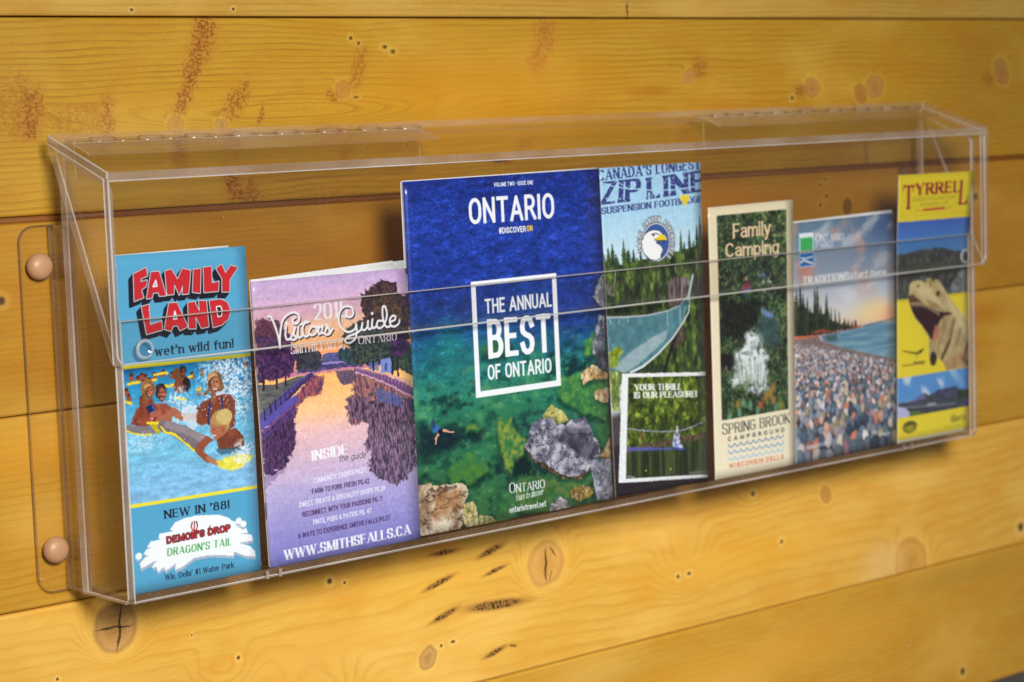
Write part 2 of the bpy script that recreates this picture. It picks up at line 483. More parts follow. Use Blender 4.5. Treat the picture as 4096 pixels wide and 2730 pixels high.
C_ = lambda w, t: arc(w / 2, t * .64, w / 2, t * .36, 35, 180, 9) + arc(w / 2, t * .36, w / 2, t * .36, 180, 325, 9)
X7 = .7
GLYPH = {
    'A': (.66, [[(0, 0), (.33, 1)], [(.33, 1), (.66, 0)], [(.13, .3), (.53, .3)]], 0),
    'B': (.54, [[(0, 0), (0, 1)], bowl(0, .48, .53, 1), bowl(0, .54, 0, .53)], 0),
    'C': (.56, [C_(.56, 1)], 0),
    'D': (.58, [[(0, 0), (0, 1)], bowl(0, .58, 0, 1)], 0),
    'E': (.46, [[(0, 0), (0, 1)], [(0, 1), (.46, 1)], [(0, .53), (.38, .53)], [(0, 0), (.46, 0)]], 0),
    'F': (.44, [[(0, 0), (0, 1)], [(0, 1), (.44, 1)], [(0, .5), (.36, .5)]], 0),
    'G': (.58, [C_(.58, 1), [(.56, .12), (.56, .45)], [(.32, .45), (.56, .45)]], 0),
    'H': (.56, [[(0, 0), (0, 1)], [(.56, 0), (.56, 1)], [(0, .53), (.56, .53)]], 0),
    'I': (.04, [[(.02, 0), (.02, 1)]], 0),
    'J': (.4, [[(.4, 1), (.4, .25)] + arc(.2, .22, .2, .22, 0, -170, 8)], 0),
    'K': (.56, [[(0, 0), (0, 1)], [(.52, 1), (0, .38)], [(.16, .55), (.56, 0)]], 0),
    'L': (.42, [[(0, 0), (0, 1)], [(0, 0), (.42, 0)]], 0),
    'M': (.72, [[(0, 0), (.02, 1)], [(.02, 1), (.36, .1)], [(.36, .1), (.7, 1)], [(.7, 1), (.72, 0)]], 0),
    'N': (.58, [[(0, 0), (0, 1)], [(0, 1), (.58, 0)], [(.58, 0), (.58, 1)]], 0),
    'O': (.6, [ring(.6, 0, 1)], 0),
    'P': (.5, [[(0, 0), (0, 1)], bowl(0, .5, .45, 1)], 0),
    'Q': (.6, [ring(.6, 0, 1), [(.36, .2), (.62, -.06)]], 0),
    'R': (.54, [[(0, 0), (0, 1)], bowl(0, .5, .48, 1), [(.28, .48), (.56, 0)]], 0),
    'S': (.52, [sstroke(.52, 1)], 0),
    'T': (.56, [[(.28, 0), (.28, 1)], [(0, 1), (.56, 1)]], 0),
    'U': (.56, [[(0, 1), (0, .28)] + arc(.28, .28, .28, .28, 180, 360, 10) + [(.56, 1)]], 0),
    'V': (.62, [[(0, 1), (.31, 0)], [(.31, 0), (.62, 1)]], 0),
    'W': (.92, [[(0, 1), (.23, 0)], [(.23, 0), (.46, .95)], [(.46, .95), (.69, 0)], [(.69, 0), (.92, 1)]], 0),
    'X': (.58, [[(0, 0), (.58, 1)], [(0, 1), (.58, 0)]], 0),
    'Y': (.6, [[(0, 1), (.3, .45)], [(.6, 1), (.3, .45)], [(.3, .45), (.3, 0)]], 0),
    'Z': (.52, [[(0, 1), (.52, 1), (0, 0), (.52, 0)]], 0),
    'a': (.42, [[(.02, .6), (.12, .68), (.28, .7), (.4, .62), (.42, .5), (.42, 0)], [(.42, .42), (.16, .4), (.02, .28), (.02, .12), (.14, 0), (.3, .03), (.42, .16)]], X7),
    'b': (.44, [[(0, 0), (0, 1)], ring(.44, 0, .7)], 0),
    'c': (.4, [C_(.4, .7)], X7),
    'd': (.44, [[(.44, 0), (.44, 1)], ring(.44, 0, .7)], 0),
    'e': (.42, [[(.02, .38), (.42, .38)] + arc(.22, .4, .21, .3, 0, 180, 8) + arc(.22, .28, .21, .28, 180, 310, 7)], X7),
    'f': (.3, [[(.12, 0), (.12, .8), (.18, .95), (.34, .98)], [(0, .68), (.3, .68)]], 0),
    'g': (.44, [ring(.44, 0, .7), [(.44, .7), (.44, -.1), (.3, -.24), (.08, -.22)]], X7),
    'h': (.44, [[(0, 0), (0, 1)], [(0, .5), (.1, .66), (.26, .7), (.4, .62), (.44, .48), (.44, 0)]], 0),
    'i': (.04, [[(.02, 0), (.02, .7)], [(.02, .93), (.02, .97)]], 0),
    'k': (.44, [[(0, 0), (0, 1)], [(.4, .7), (0, .28)], [(.14, .42), (.44, 0)]], 0),
    'l': (.04, [[(.02, 0), (.02, 1)]], 0),
    'm': (.72, [[(0, 0), (0, .7)], [(0, .5), (.1, .66), (.22, .7), (.34, .62), (.36, .48), (.36, 0)], [(.36, .5), (.46, .66), (.58, .7), (.7, .62), (.72, .48), (.72, 0)]], X7),
    'n': (.44, [[(0, 0), (0, .7)], [(0, .5), (.1, .66), (.26, .7), (.4, .62), (.44, .48), (.44, 0)]], X7),
    'o': (.46, [ring(.46, 0, .7)], X7),
    'p': (.44, [[(0, -.28), (0, .7)], ring(.44, 0, .7)], X7),
    'r': (.28, [[(0, 0), (0, .7)], [(0, .48), (.1, .66), (.28, .7)]], X7),
    's': (.36, [sstroke(.36, .7)], X7),
    't': (.28, [[(.1, .9), (.1, .12), (.18, 0), (.3, .02)], [(0, .68), (.28, .68)]], 0),
    'u': (.44, [[(0, .7), (0, .2), (.06, .06), (.2, 0), (.36, .06), (.44, .2)], [(.44, 0), (.44, .7)]], X7),
    'v': (.44, [[(0, .7), (.22, 0)], [(.22, 0), (.44, .7)]], X7),
    'w': (.66, [[(0, .7), (.17, 0)], [(.17, 0), (.33, .66)], [(.33, .66), (.49, 0)], [(.49, 0), (.66, .7)]], X7),
    'y': (.46, [[(0, .7), (.23, .02)], [(.46, .7), (.2, -.1), (.1, -.26), (0, -.26)]], X7),
    '0': (.5, [ring(.5, 0, 1)], 0),
    '1': (.2, [[(.16, 0), (.16, 1)], [(.16, 1), (0, .82)]], 0),
    '2': (.48, [arc(.24, .72, .23, .28, 165, -20, 10) + [(.4, .45), (0, 0)], [(0, 0), (.48, 0)]], 0),
    '3': (.48, [arc(.22, .75, .22, .25, 150, -80, 9), arc(.22, .27, .25, .27, 90, -150, 10)], 0),
    '4': (.5, [[(.36, 0), (.36, 1)], [(.36, 1), (0, .3)], [(0, .3), (.5, .3)]], 0),
    '5': (.48, [[(.06, .55), (.08, 1)], [(.08, 1), (.44, 1)], [(.06, .55)] + arc(.22, .3, .25, .3, 100, -150, 11)], 0),
    '6': (.48, [arc(.24, .3, .24, .3, 0, 360, 14), [(.0, .3), (.04, .65), (.2, .92), (.4, 1)]], 0),
    '7': (.46, [[(0, 1), (.46, 1)], [(.46, 1), (.16, 0)]], 0),
    '8': (.5, [arc(.25, .76, .2, .24, 0, 360, 14), arc(.25, .27, .25, .27, 0, 360, 14)], 0),
    '9': (.48, [arc(.24, .7, .24, .3, 0, 360, 14), [(.48, .7), (.44, .35), (.28, .08), (.08, 0)]], 0),
    '.': (.02, [[(.01, .02), (.01, .04)]], 0),
    ',': (.06, [[(.05, .06), (0, -.14)]], 0),
    "'": (.02, [[(.02, 1), (.0, .78)]], 0),
    '!': (.02, [[(.01, 1), (.01, .34)], [(.01, .03), (.01, .06)]], 0),
    '#': (.5, [[(.12, 0), (.2, 1)], [(.34, 0), (.42, 1)], [(0, .66), (.5, .66)], [(0, .34), (.5, .34)]], 0),
    '&': (.6, [[(.6, 0), (.14, .68), (.12, .86), (.22, 1), (.36, .94), (.38, .78), (.08, .38), (.0, .22), (.08, .04), (.26, 0), (.44, .12), (.54, .4)]], 0),
    '*': (.06, [[(.03, .46), (.03, .52)]], 0),
}

# ---------------------------------------------------------------- cover artwork (all coordinates in millimetres from the cover's top left)
def person_head(s, x, y, r, skin, hair, turn=0.):
    dk = [c * .55 for c in skin]; lt = [min(255, c * 1.16) for c in skin]
    s.ell(x, y - r * .16, r * .84, r * 1.02, [c * .8 for c in hair], .9)
    s.ell(x - r * .2, y - r * .55, r * .62, r * .5, [min(255, c * 1.3 + 12) for c in hair], 1.2)
    s.ell(x + turn * r * .35, y + r * .20, r * .68, r * .86, dk, .7)
    s.ell(x + r * .10 + turn * r * .35, y + r * .18, r * .56, r * .74, skin, 1.1)
    s.ell(x + r * .22 + turn * r * .4, y + r * .30, r * .24, r * .24, lt, 1.0, alpha=.8)
    s.ell(x - r * .24 + turn * r * .4, y + r * .02, r * .17, r * .10, dk, .6)
    s.ell(x + r * .28 + turn * r * .4, y + r * .02, r * .17, r * .10, dk, .6)
    s.ell(x + turn * r * .45, y + r * .40, r * .12, r * .10, dk, .7, alpha=.6)
    s.ell(x + turn * r * .4, y + r * .64, r * .26, r * .09, (196, 150, 136), .6, alpha=.6)
    s.ell(x, y + r * 1.02, r * .4, r * .14, dk, 1.0, alpha=.6)


def paint_water_park():
    s = Canvas(103.4, 229)
    s.img[:] = col((86, 167, 209))
    # --- the photograph printed across the middle
    top, bot = [(1.2,76.1),(103.3,76.8)], [(1.0,168.1),(103.3,168.7)]
    quad = [(-1, top[0][1]), (105, top[1][1]), (105, bot[1][1]), (-1, bot[0][1])]
    t, b = top[0][1], bot[0][1]
    g = s.grad([(t, (40, 118, 170)), (t + 14, (62, 150, 196)), (t + 40, (112, 182, 216)), (t + 62, (128, 192, 222)), (b - 14, (136, 188, 226)), (b, (140, 190, 228))])
    f = s.fbm(7, 2.2, 5, 3)[..., None]
    g = g * (.86 + .3 * f) + .05 * np.clip(s.fbm(2.5, .9, 3, 8) - .62, 0, 1)[..., None] * 4 * sm(t + 10, t + 45, s.Y)[..., None] * sm(b - 5, b - 45, s.Y)[..., None]
    m, sl = s.polymask(quad, .2)
    base = s.img.copy(); s.img[:] = g
    rng = random.Random(4)
    # far bathers
    for x, y in [(3.2,89.9),(7.7,80.6),(15.5,81.4),(12.5,82.8),(18.4,82.1),(25.4,81.6),(31.9,80.5),(21.2,84.6),(4.9,94.0),(62.7,82.4),(54.9,84.3),(39.3,82.2),(59.8,95.7),(42.3,82.5),(99.3,80.9),(17.2,85.5),(14.5,97.2)]:
        s.ell(x, y, 1.5, 1.5, (96, 58, 46)); s.ell(x, y + 2.4, 2.0, 1.8, (151, 94, 70), .5)
    for p in ([(4.4,86.2),(13.2,85.9)], [(25.4,82.0),(35.4,81.8)], [(20.2,85.6),(26.1,85.5)], [(1.7,97.6),(6.4,99.7)], [(33.3,90.6),(39.8,90.7)], [(51.2,86.9),(54.8,86.0)], [(41.3,99.4),(49.2,102.0)], [(57.8,96.0),(61.4,95.5)]):
        s.line(p, 1.9, (232, 206, 62), .5)
    # man standing further back and friends
    s.poly([(42.1,86.4),(47.3,84.8),(51.2,86.5),(51.9,90.9),(48.0,96.6),(40.5,95.8),(39.2,92.2)], (129, 77, 58), .6, rough=.5); person_head(s, *[(47.9,82.2)][0], 3.3, (129, 80, 62), (40, 30, 30))
    s.ell(*[(42.8,83.8)][0], 3, 4.6, (120, 82, 54), .6); s.ell(*[(50.2,91.2)][0], 3, 5, (52, 38, 42), .6)
    # splash behind the woman
    x0, y0 = [(83.8,94.4)][0]
    d = np.hypot((s.X - x0) / 30, (s.Y - y0) / 34)
    spl = sm(.46, .72, s.fbm(1.6, 1.6, 4, 21) + .30 * (1 - d)) * sm(1.15, .5, d)
    s.put(spl * .85, (222, 234, 246))
    spl = sm(.55, .7, s.fbm(1.2, 1.2, 3, 33) + .12 * (1 - d)) * sm(1.1, .4, d)
    s.put(spl * .45, (70, 78, 100))
    x0, y0 = [(42.9,104.8)][0]
    d = np.hypot((s.X - x0) / 16, (s.Y - y0) / 17)
    s.put(sm(.5, .72, s.fbm(1.4, 1.4, 4, 27) + .25 * (1 - d)) * sm(1.1, .4, d) * .8, (220, 234, 246))
    # girl and man on the left
    s.poly([(34.0,102.0),(35.8,106.6),(32.1,115.7),(36.1,116.9),(38.1,108.6),(34.9,103.9)], (168, 104, 82), .5)
    s.poly([(24.1,101.7),(33.0,102.3),(36.8,105.8),(34.6,116.7),(22.2,115.2),(20.8,106.5)], (177, 107, 87), .6, tex=((151, 82, 65), 3, 4, 2.2))
    person_head(s, *[(29.7,94.4)][0], 5.0, (177, 110, 90), (48, 36, 36), .2)
    s.line([(28.3,97.2),(31.8,97.4)], .9, (70, 40, 34), .4); s.ell(*[(30.2,99.7)][0], 1.3, 1.2, (150, 60, 56), .4); s.line([(29.2,99.0),(31.0,99.2)], .5, (230, 220, 214))
    s.poly([(15.3,99.4),(21.3,98.8),(25.0,102.7),(27.4,111.7),(24.1,115.4),(10.4,113.7),(12.0,103.8)], (163, 94, 70), .6, tex=((137, 72, 52), 3, 4, 2.2))
    s.poly([(5.0,113.1),(10.1,103.6),(14.2,101.5),(13.3,114.1)], (151, 87, 68), .6)
    s.line([(22.7,99.8),(24.7,107.0)], 1.0, (60, 100, 170)); s.poly([(17.0,107.0),(19.8,106.4),(21.0,110.9),(17.5,111.3)], (40, 66, 110), .4)
    s.poly([(5.5,113.7),(11.8,105.3),(13.3,97.2),(22.7,98.3),(29.3,111.9),(24.8,115.1),(16.2,116.8)], (159, 90, 68), .6, tex=((129, 68, 52), 3, 4, 2.2))
    s.poly([(17.7,103.2),(21.5,101.8),(24.7,108.6),(19.9,109.9)], (38, 60, 104), .4); s.line([(22.0,101.9),(24.8,107.3)], 1.2, (60, 104, 176)); s.ell(*[(21.4,111.0)][0], 1.6, 1.4, (220, 130, 150))
    s.line([(22.0,108.8),(27.3,108.9),(29.2,112.9),(25.9,113.9)], 4.2, (175, 110, 87), .6)
    s.ell(*[(19.6,91.1)][0], 5.4, 7.0, (156, 116, 72), .5); person_head(s, *[(20.5,92.3)][0], 4.6, (177, 115, 87), (150, 112, 70), .15)
    s.line([(16.1,94.8),(16.1,102.5)], 2.2, (128, 92, 58), .5)
    # legs and raft
    s.line([(31.3,113.1),(38.0,108.4),(44.2,112.8),(55.0,114.1),(61.2,118.6)], 5.2, (173, 114, 89), .6)
    s.poly([(44.6,106.4),(57.6,106.0),(59.3,113.7),(54.3,125.2),(48.0,121.6),(46.2,114.9)], (214, 224, 236), .6, rough=1.6, alpha=.75)
    s.line([(0.6,116.0),(21.8,120.1)], 5.2, (134, 126, 132), .5); s.line([(1.0,117.7),(12.8,121.7),(20.6,122.1)], 1.2, (226, 210, 60))
    s.poly([(18.0,113.5),(30.1,115.3),(28.2,120.1),(26.4,122.9),(22.9,119.5)], (196, 180, 40), .4); s.line([(18.3,113.9),(30.1,115.7)], 2.0, (236, 214, 70), .4)
    s.line([(30.0,117.6),(39.3,121.5),(49.6,129.3),(58.0,135.1)], 8.5, (128, 120, 128), .5); s.line([(33.2,117.0),(45.8,121.8),(60.5,129.8)], 5.5, (150, 140, 146), .5)
    s.line([(28.3,117.8),(30.7,121.8),(39.1,124.7),(47.3,131.8),(53.5,137.5)], 1.5, (232, 214, 62))
    # woman
    s.poly([(56.7,112.5),(61.2,106.0),(68.7,102.5),(78.1,100.9),(85.4,102.1),(88.7,108.3),(87.6,117.1),(83.1,122.6),(56.3,119.3)], (147, 89, 67), .6, tex=((136, 78, 58), 3.5, 4.5, 2.2))
    s.poly([(56.9,108.7),(62.1,104.6),(72.0,103.9),(88.6,105.8),(88.0,115.2),(87.5,124.6),(82.9,126.0),(65.5,121.0),(59.5,111.8)], (137, 82, 62), .6, tex=((126, 72, 56), 3.5, 4.5, 2.2))
    s.line([(67.6,105.9),(65.9,114.5),(66.6,119.9)], 1.2, (44, 66, 120)); s.line([(78.2,102.7),(77.9,112.4)], 1.2, (44, 66, 120)); s.line([(68.0,106.3),(65.5,120.1)], 1.2, (44, 66, 120))
    s.poly([(67.4,86.4),(73.4,84.4),(78.9,87.7),(79.9,97.5),(77.2,99.0),(67.9,98.0),(65.2,100.3),(62.7,99.6),(67.0,96.1)], (134, 104, 74), .5)
    person_head(s, *[(72.8,91.9)][0], 6.4, (178, 122, 95), (150, 116, 82))
    s.line([(71.1,96.6),(74.2,97.2)], .8, (232, 220, 214), .5); s.line([(71.0,99.2),(71.7,104.6)], 4, (154, 97, 73), .6)
    # splash in front
    for k in range(150):
        x, y = [(74.5,109.3)][0]; a = rng.gauss(0, 14); c = rng.gauss(0, 15)
        r = rng.uniform(.15, .5); s.ell(x + a, y + c, r, r, (236, 242, 250), .3, alpha=.8)
    # boy
    s.poly([(70.5,129.1),(79.6,125.6),(88.5,126.2),(93.8,132.1),(94.3,138.8),(86.5,140.7),(73.2,138.9)], (144, 87, 65), .6, tex=((120, 70, 56), 3.5, 4.5, 2.2))
    s.poly([(63.9,128.3),(69.2,131.8),(62.4,135.6),(60.5,138.7),(67.3,144.8),(63.8,148.1),(53.5,137.8),(54.7,134.7)], (153, 92, 68), .6)
    s.line([(64.0,144.3),(70.4,148.0)], 3.4, (177, 124, 97), .5)
    s.ell(*[(75.5,120.3)][0], 8.2, 8.6, (176, 148, 96), .5); s.ell(*[(79.2,117.0)][0], 6.5, 5.5, (204, 182, 124), .6)
    s.poly([(68.3,120.4),(73.1,122.9),(79.8,122.7),(80.6,127.6),(73.7,131.4),(70.3,132.4),(69.4,129.0),(67.1,125.9)], (177, 117, 92), .5)
    s.ell(*[(70.5,124.6)][0], .8, .5, (90, 50, 40)); s.line([(68.9,128.5),(70.5,129.0)], .9, (240, 225, 220)); s.ell(*[(77.5,126.1)][0], 1.3, 1.9, (163, 99, 77))
    s.poly([(71.0,138.7),(93.3,139.7),(91.9,144.3),(75.2,143.0)], (60, 92, 110), .8, rough=1.0, alpha=.7)
    s.poly([(70.5,147.1),(80.6,145.1),(93.0,144.4),(101.9,147.5),(92.5,153.9),(81.1,155.2),(72.4,151.1)], (216, 206, 70), 1.0, rough=1.0, tex=((236, 230, 120), 3, 2, 2.2))
    x0, y0 = [(93.0,144.4)][0]
    d = np.hypot((s.X - x0) / 12, (s.Y - y0) / 12)
    s.put(sm(.5, .7, s.fbm(1.1, 1.1, 4, 41) + .2 * (1 - d)) * sm(1.1, .5, d) * .85, (226, 236, 248))
    x0, y0 = [(14.5,126.7)][0]
    d = np.hypot((s.X - x0) / 22, (s.Y - y0) / 9)
    s.put(sm(.52, .7, s.fbm(1.3, .9, 4, 47) + .12 * (1 - d)) * sm(1.1, .5, d) * .7, (206, 228, 240))
    s.warp(.8, 3.0, 5, .22); s.photo_grain(7, .13)
    s.img = np.clip((s.img - .5) * 1.12 + .47, 0, 1)
    pic = s.img.copy(); s.img[:] = base
    s.put(m, pic[sl], sl)
    s.line([(-4.5,75.0),(104.9,75.9)], 2.3, (232, 218, 40), .2); s.line([(-4.0,168.7),(107.5,169.5)], 2.4, (238, 226, 60), .2)
    # --- the block lettering
    up = [[(14.0,13.2),(23.4,9.6),(24.3,15.0),(19.0,16.7),(18.9,19.0),(23.7,18.0),(23.0,21.9),(18.9,24.1),(20.4,29.4),(13.4,31.2)], [(27.4,12.8),(33.4,12.9),(37.8,29.3),(32.8,29.3),(32.0,26.7),(28.0,26.8),(26.8,30.1),(22.9,30.3)],
          [(38.3,13.0),(42.9,12.0),(47.6,19.4),(51.9,12.2),(58.0,13.9),(55.5,29.4),(50.8,29.4),(51.7,22.3),(48.3,29.7),(44.8,21.8),(43.8,28.9),(38.8,28.9)], [(60.7,13.4),(66.2,13.2),(64.8,29.7),(58.9,28.6)],
          [(68.6,12.5),(74.8,12.3),(74.6,23.8),(80.3,23.0),(79.4,29.5),(68.1,29.5)], [(78.8,14.1),(83.1,11.3),(86.1,17.7),(90.8,12.7),(96.2,14.5),(89.2,22.3),(88.4,30.6),(82.7,30.2),(83.2,21.1)],
          [(18.6,35.5),(24.1,34.5),(24.2,48.4),(33.2,46.4),(33.3,52.2),(21.3,54.1)], [(39.9,34.8),(45.9,34.9),(53.4,51.8),(47.2,53.9),(45.6,50.2),(41.9,50.4),(40.2,53.7),(35.3,51.9)],
          [(54.9,35.8),(60.0,35.4),(63.7,43.1),(63.6,35.0),(69.3,35.7),(70.2,53.3),(64.5,53.8),(60.1,45.0),(59.9,53.7),(54.3,53.2)], [(72.0,35.7),(81.1,35.4),(86.1,37.9),(88.6,43.4),(86.5,49.4),(81.1,52.9),(73.9,54.1)]]
    holes = [None, [(30.6,18.6),(31.2,22.5),(28.2,22.6)], None, None, None, None, None, [(44.0,40.6),(45.3,45.7),(42.7,45.8)], None, [(77.3,40.3),(80.6,40.1),(81.9,43.3),(80.9,46.8),(78.3,47.2)]]
    (ax, ay), (bx, by) = [(13.7,13.0),(10.0,16.6)]
    ex, ey = (bx - ax), (by - ay)
    for k in range(12, -1, -1):
        for P in up:
            s.poly([(x + ex * k / 12, y + ey * k / 12) for x, y in P], (26, 24, 38), .25, grow=.75)
    for P in up: s.poly(P, (246, 248, 250), .25, grow=.62)
    for P, h in zip(up, holes):
        s.poly(P, (38, 22, 60), .25, grow=.1); s.poly(P, (201, 38, 46), .25, grow=-.1)
        if h:
            s.poly(h, (246, 248, 250), .25, grow=.5); s.poly(h, (26, 24, 38) if P is up[9] else (86, 167, 209), .25, grow=-.35)
    ink = (24, 30, 46)
    sr = dict(th=.20, thin=.075, serif=.13)
    w = [(26.7,69.7),(88.9,69.7),(27.1,63.4)]
    s.text("wet'n wild fun!", w[0], w[1], w[0][1] - w[2][1], ink, **sr)
    w = [(26.6,180.9),(78.6,181.3),(26.2,174.7)]
    s.text("NEW IN '88!", w[0], w[1], 5.8, ink, **sr)
    blob = [(31.2,188.8),(35.2,184.8),(44.0,182.8),(56.1,183.0),(70.4,185.0),(78.5,188.2),(80.6,190.9),(87.9,192.7),(87.2,195.1),(81.5,195.8),(92.1,197.5),(93.1,200.2),(82.9,199.4),(96.4,203.0),(97.5,206.5),(89.3,206.5),(83.6,206.2),(94.7,210.9),(98.5,214.9),(98.9,218.2),(91.0,216.6),(80.5,211.3),(80.6,214.8),(73.1,213.1),(59.8,210.9),(48.8,211.1),(37.5,216.1),(33.2,216.6),(34.3,211.8),(25.6,216.4),(24.7,213.4),(19.2,216.0),(18.9,212.4),(15.1,212.7),(20.8,207.2),(6.7,211.7),(5.8,208.8),(9.8,205.3),(14.6,204.3),(9.4,202.3),(11.2,200.0),(19.3,198.7),(12.7,198.2),(15.2,195.1),(25.9,194.8),(21.7,193.5),(22.5,190.7),(35.9,190.8)]
    s.poly([(x + .3, y + 1.9) for x, y in blob], (168, 182, 204), .3, grow=.4, rough=.5); s.poly(blob, (240, 246, 252), .3, grow=.4, rough=.5)
    for c_ in ([(5.2,203.2),(5.0,205.0)], [(86.6,191.3),(86.5,192.8)], [(90.3,194.0),(90.2,195.7)]):
        s.ell(*c_[1], 2.5, 2.2, (168, 182, 204)); s.ell(*c_[0], 2.6, 2.3, (240, 246, 252))
    w = [(27.5,198.2),(78.8,197.3),(27.9,192.7)]
    s.text("DEMON'S DROP", w[0], w[1], 4.6, (204, 44, 52), th=.2, thin=.15, outline=(.45, (50, 20, 30)))
    for q in ([(49.3,197.8),(50.4,186.2)], [(47.5,189.5),(48.6,186.6)], [(52.6,189.8),(52.1,186.5)]): s.line(q, .9, (60, 20, 28))
    s.line([(47.6,189.2),(48.3,191.8),(50.0,192.7),(51.8,192.1),(52.6,189.6)], .9, (190, 40, 48)); s.line([(49.3,198.3),(50.3,187.1)], .6, (204, 44, 52)); s.line([(60.5,196.3),(62.7,191.4)], 1.0, (120, 30, 40))
    w = [(27.3,206.9),(79.1,207.4),(27.7,201.6)]
    s.text("DRAGON'S TAIL", w[0], w[1], 5.3, (62, 162, 74), th=.19, thin=.07, slant=.08)
    w = [(24.6,223.2),(80.3,223.4)]
    s.text("Wis. Dells' #1 Water Park", w[0], w[1], 4.0, (26, 34, 52), th=.16, thin=.075, serif=.09)
    return s


def tree_mass(s, pts, c1, c2, rough=2.2, fs=1.8, seed=3):
    s.poly(pts, c1, .7, rough=rough, rs=3.2, seed=seed, tex=(c2, fs, fs, 3.0))


def paint_visitors_guide():
    s = Canvas(135.8, 203.4)
    hz = [(69.8,69.5)][0][1]
    s.img[:] = s.grad([(0, (190, 166, 212)), (14, (204, 174, 212)), (28, (222, 178, 196)), (hz - 38, (238, 196, 180)), (hz - 22, (246, 184, 120)), (hz - 10, (238, 150, 110)), (hz, (200, 130, 160)), (hz + 1, (250, 190, 110)), (hz + 26, (248, 198, 146)),
                       (hz + 42, (230, 190, 196)), (hz + 75, (196, 180, 218)), (150, (184, 174, 220)), (180, (150, 146, 210)), (204, (120, 120, 196))])
    f = s.fbm(30, 5, 4, 5); s.img += ((f - .5) * .10 * sm(hz + 60, hz - 20, s.Y))[..., None] * col((255, 120, 160))
    s.img += ((s.fbm(14, .7, 3, 6) - .5) * .06 * sm(hz, hz + 5, s.Y))[..., None]
    # far bank
    s.poly([(33.1,65.0),(45.9,61.1),(55.7,61.2),(70.4,61.1),(90.3,62.7),(90.9,68.8),(74.9,68.0),(55.2,68.0),(32.8,68.5)], (96, 84, 140), .6, rough=.8, tex=((54, 56, 92), 2.5, 1.2, 2.5))
    tree_mass(s, [(56.0,57.3),(61.9,55.8),(69.7,57.0),(71.3,62.8),(55.6,61.6)], (70, 76, 128), (96, 96, 150), 1.2, 1.2)
    s.line([(45.8,63.5),(65.3,63.4),(85.1,65.2)], 1.6, (150, 136, 200)); s.line([(47.6,64.6),(65.2,64.6),(84.0,65.9)], 1.0, (70, 60, 120))
    tree_mass(s, [(32.1,53.3),(39.0,50.4),(48.6,51.7),(55.1,56.4),(55.4,64.4),(49.4,66.6),(33.1,65.4)], (74, 70, 84), (38, 44, 56), 1.8, 1.5, 4)
    tree_mass(s, [(68.9,55.3),(74.0,52.6),(80.8,54.8),(91.0,52.5),(97.7,57.3),(93.0,67.4),(81.0,66.2),(71.3,62.8)], (62, 84, 92), (34, 52, 64), 1.6, 1.5, 5)
    # left purple maples
    tree_mass(s, [(1.4,30.8),(5.8,27.7),(13.3,27.5),(19.7,29.3),(23.6,34.3),(28.5,37.9),(28.7,47.5),(32.3,51.0),(33.1,59.0),(30.0,67.4),(24.1,69.2),(11.7,70.3),(0.3,71.4),(-0.2,55.7)], (96, 54, 104), (44, 26, 64), 2.4, 1.8, 6)
    tree_mass(s, [(1.6,27.7),(8.7,26.7),(19.7,30.0),(24.6,39.2),(25.9,47.2),(14.1,41.3),(1.3,37.0)], (122, 66, 88), (70, 36, 66), 2.0, 1.6, 7)
    # lawn left
    s.poly([(-0.2,72.6),(11.4,73.8),(19.1,72.6),(30.7,70.7),(44.3,69.7),(39.1,74.0),(27.2,79.1),(15.1,86.5),(0.3,95.1)], (112, 112, 108), .6, tex=((70, 74, 84), 8, 1.6, 2))
    for q in ([(4.8,68.0),(3.8,76.9)], [(15.1,67.5),(15.0,77.0)], [(23.0,65.9),(22.5,75.0)]): s.line(q, 1.5, (46, 32, 46))
    # right trees
    tree_mass(s, [(94.6,15.5),(103.9,11.4),(112.3,7.1),(119.3,9.3),(125.3,11.4),(125.4,17.1),(134.1,19.4),(137.3,17.2),(136.1,44.4),(135.0,52.6),(126.5,55.9),(85.7,56.1),(74.2,50.2),(76.9,40.7),(87.1,36.8),(95.4,32.6),(91.3,26.6),(93.3,19.5)], (92, 62, 62), (40, 34, 44), 2.8, 1.8, 9)
    tree_mass(s, [(103.4,18.6),(123.8,18.6),(136.5,29.5),(135.9,39.4),(117.6,34.5),(101.7,29.9)], (112, 78, 62), (52, 46, 44), 1.6, 1.8, 10)
    tree_mass(s, [(76.8,42.3),(88.2,35.2),(97.0,39.3),(106.8,43.4),(118.8,47.8),(126.7,53.4),(136.8,57.7),(136.6,77.6),(120.1,74.3),(107.1,69.6),(85.9,67.5),(79.4,60.4),(81.0,52.4)], (74, 84, 72), (30, 42, 50), 2.2, 1.7, 11)
    s.poly([(115.6,49.1),(127.0,48.5),(134.8,55.9),(130.0,65.3),(119.7,64.3)], (86, 50, 100), .8, rough=1.6, tex=((44, 28, 62), 1.8, 1.8, 3))
    # camper
    s.poly([(106.9,65.1),(116.6,65.3),(117.4,76.5),(106.7,74.9)], (120, 140, 208), .4); s.poly([(111.0,68.4),(112.8,68.6),(112.6,74.3),(110.9,74.1)], (60, 70, 130), .3)
    s.poly([(96.1,66.9),(105.2,67.0),(104.8,73.5),(96.3,71.4)], (96, 110, 180), .4, alpha=.8)
    for q in ([(100.1,66.5),(100.3,72.2)], [(117.7,64.1),(117.4,76.9)], [(122.6,67.9),(122.4,78.6)]): s.line(q, 1.6, (38, 30, 44))
    tree_mass(s, [(125.9,64.9),(136.6,61.0),(136.4,80.9),(128.2,77.6)], (80, 96, 80), (36, 52, 56), 1.4, 1.6, 12)
    # canal walls, reflections
    s.poly([(45.2,70.6),(31.7,82.8),(14.3,96.7),(-0.2,100.4),(-0.2,100.4),(16.7,102.4),(27.2,103.6),(31.9,92.4),(40.1,86.1),(53.0,84.3),(56.3,71.8)], (176, 96, 96), 1.2, rough=2.0, rs=2, tex=((84, 50, 92), .8, 2.4, 3.2))
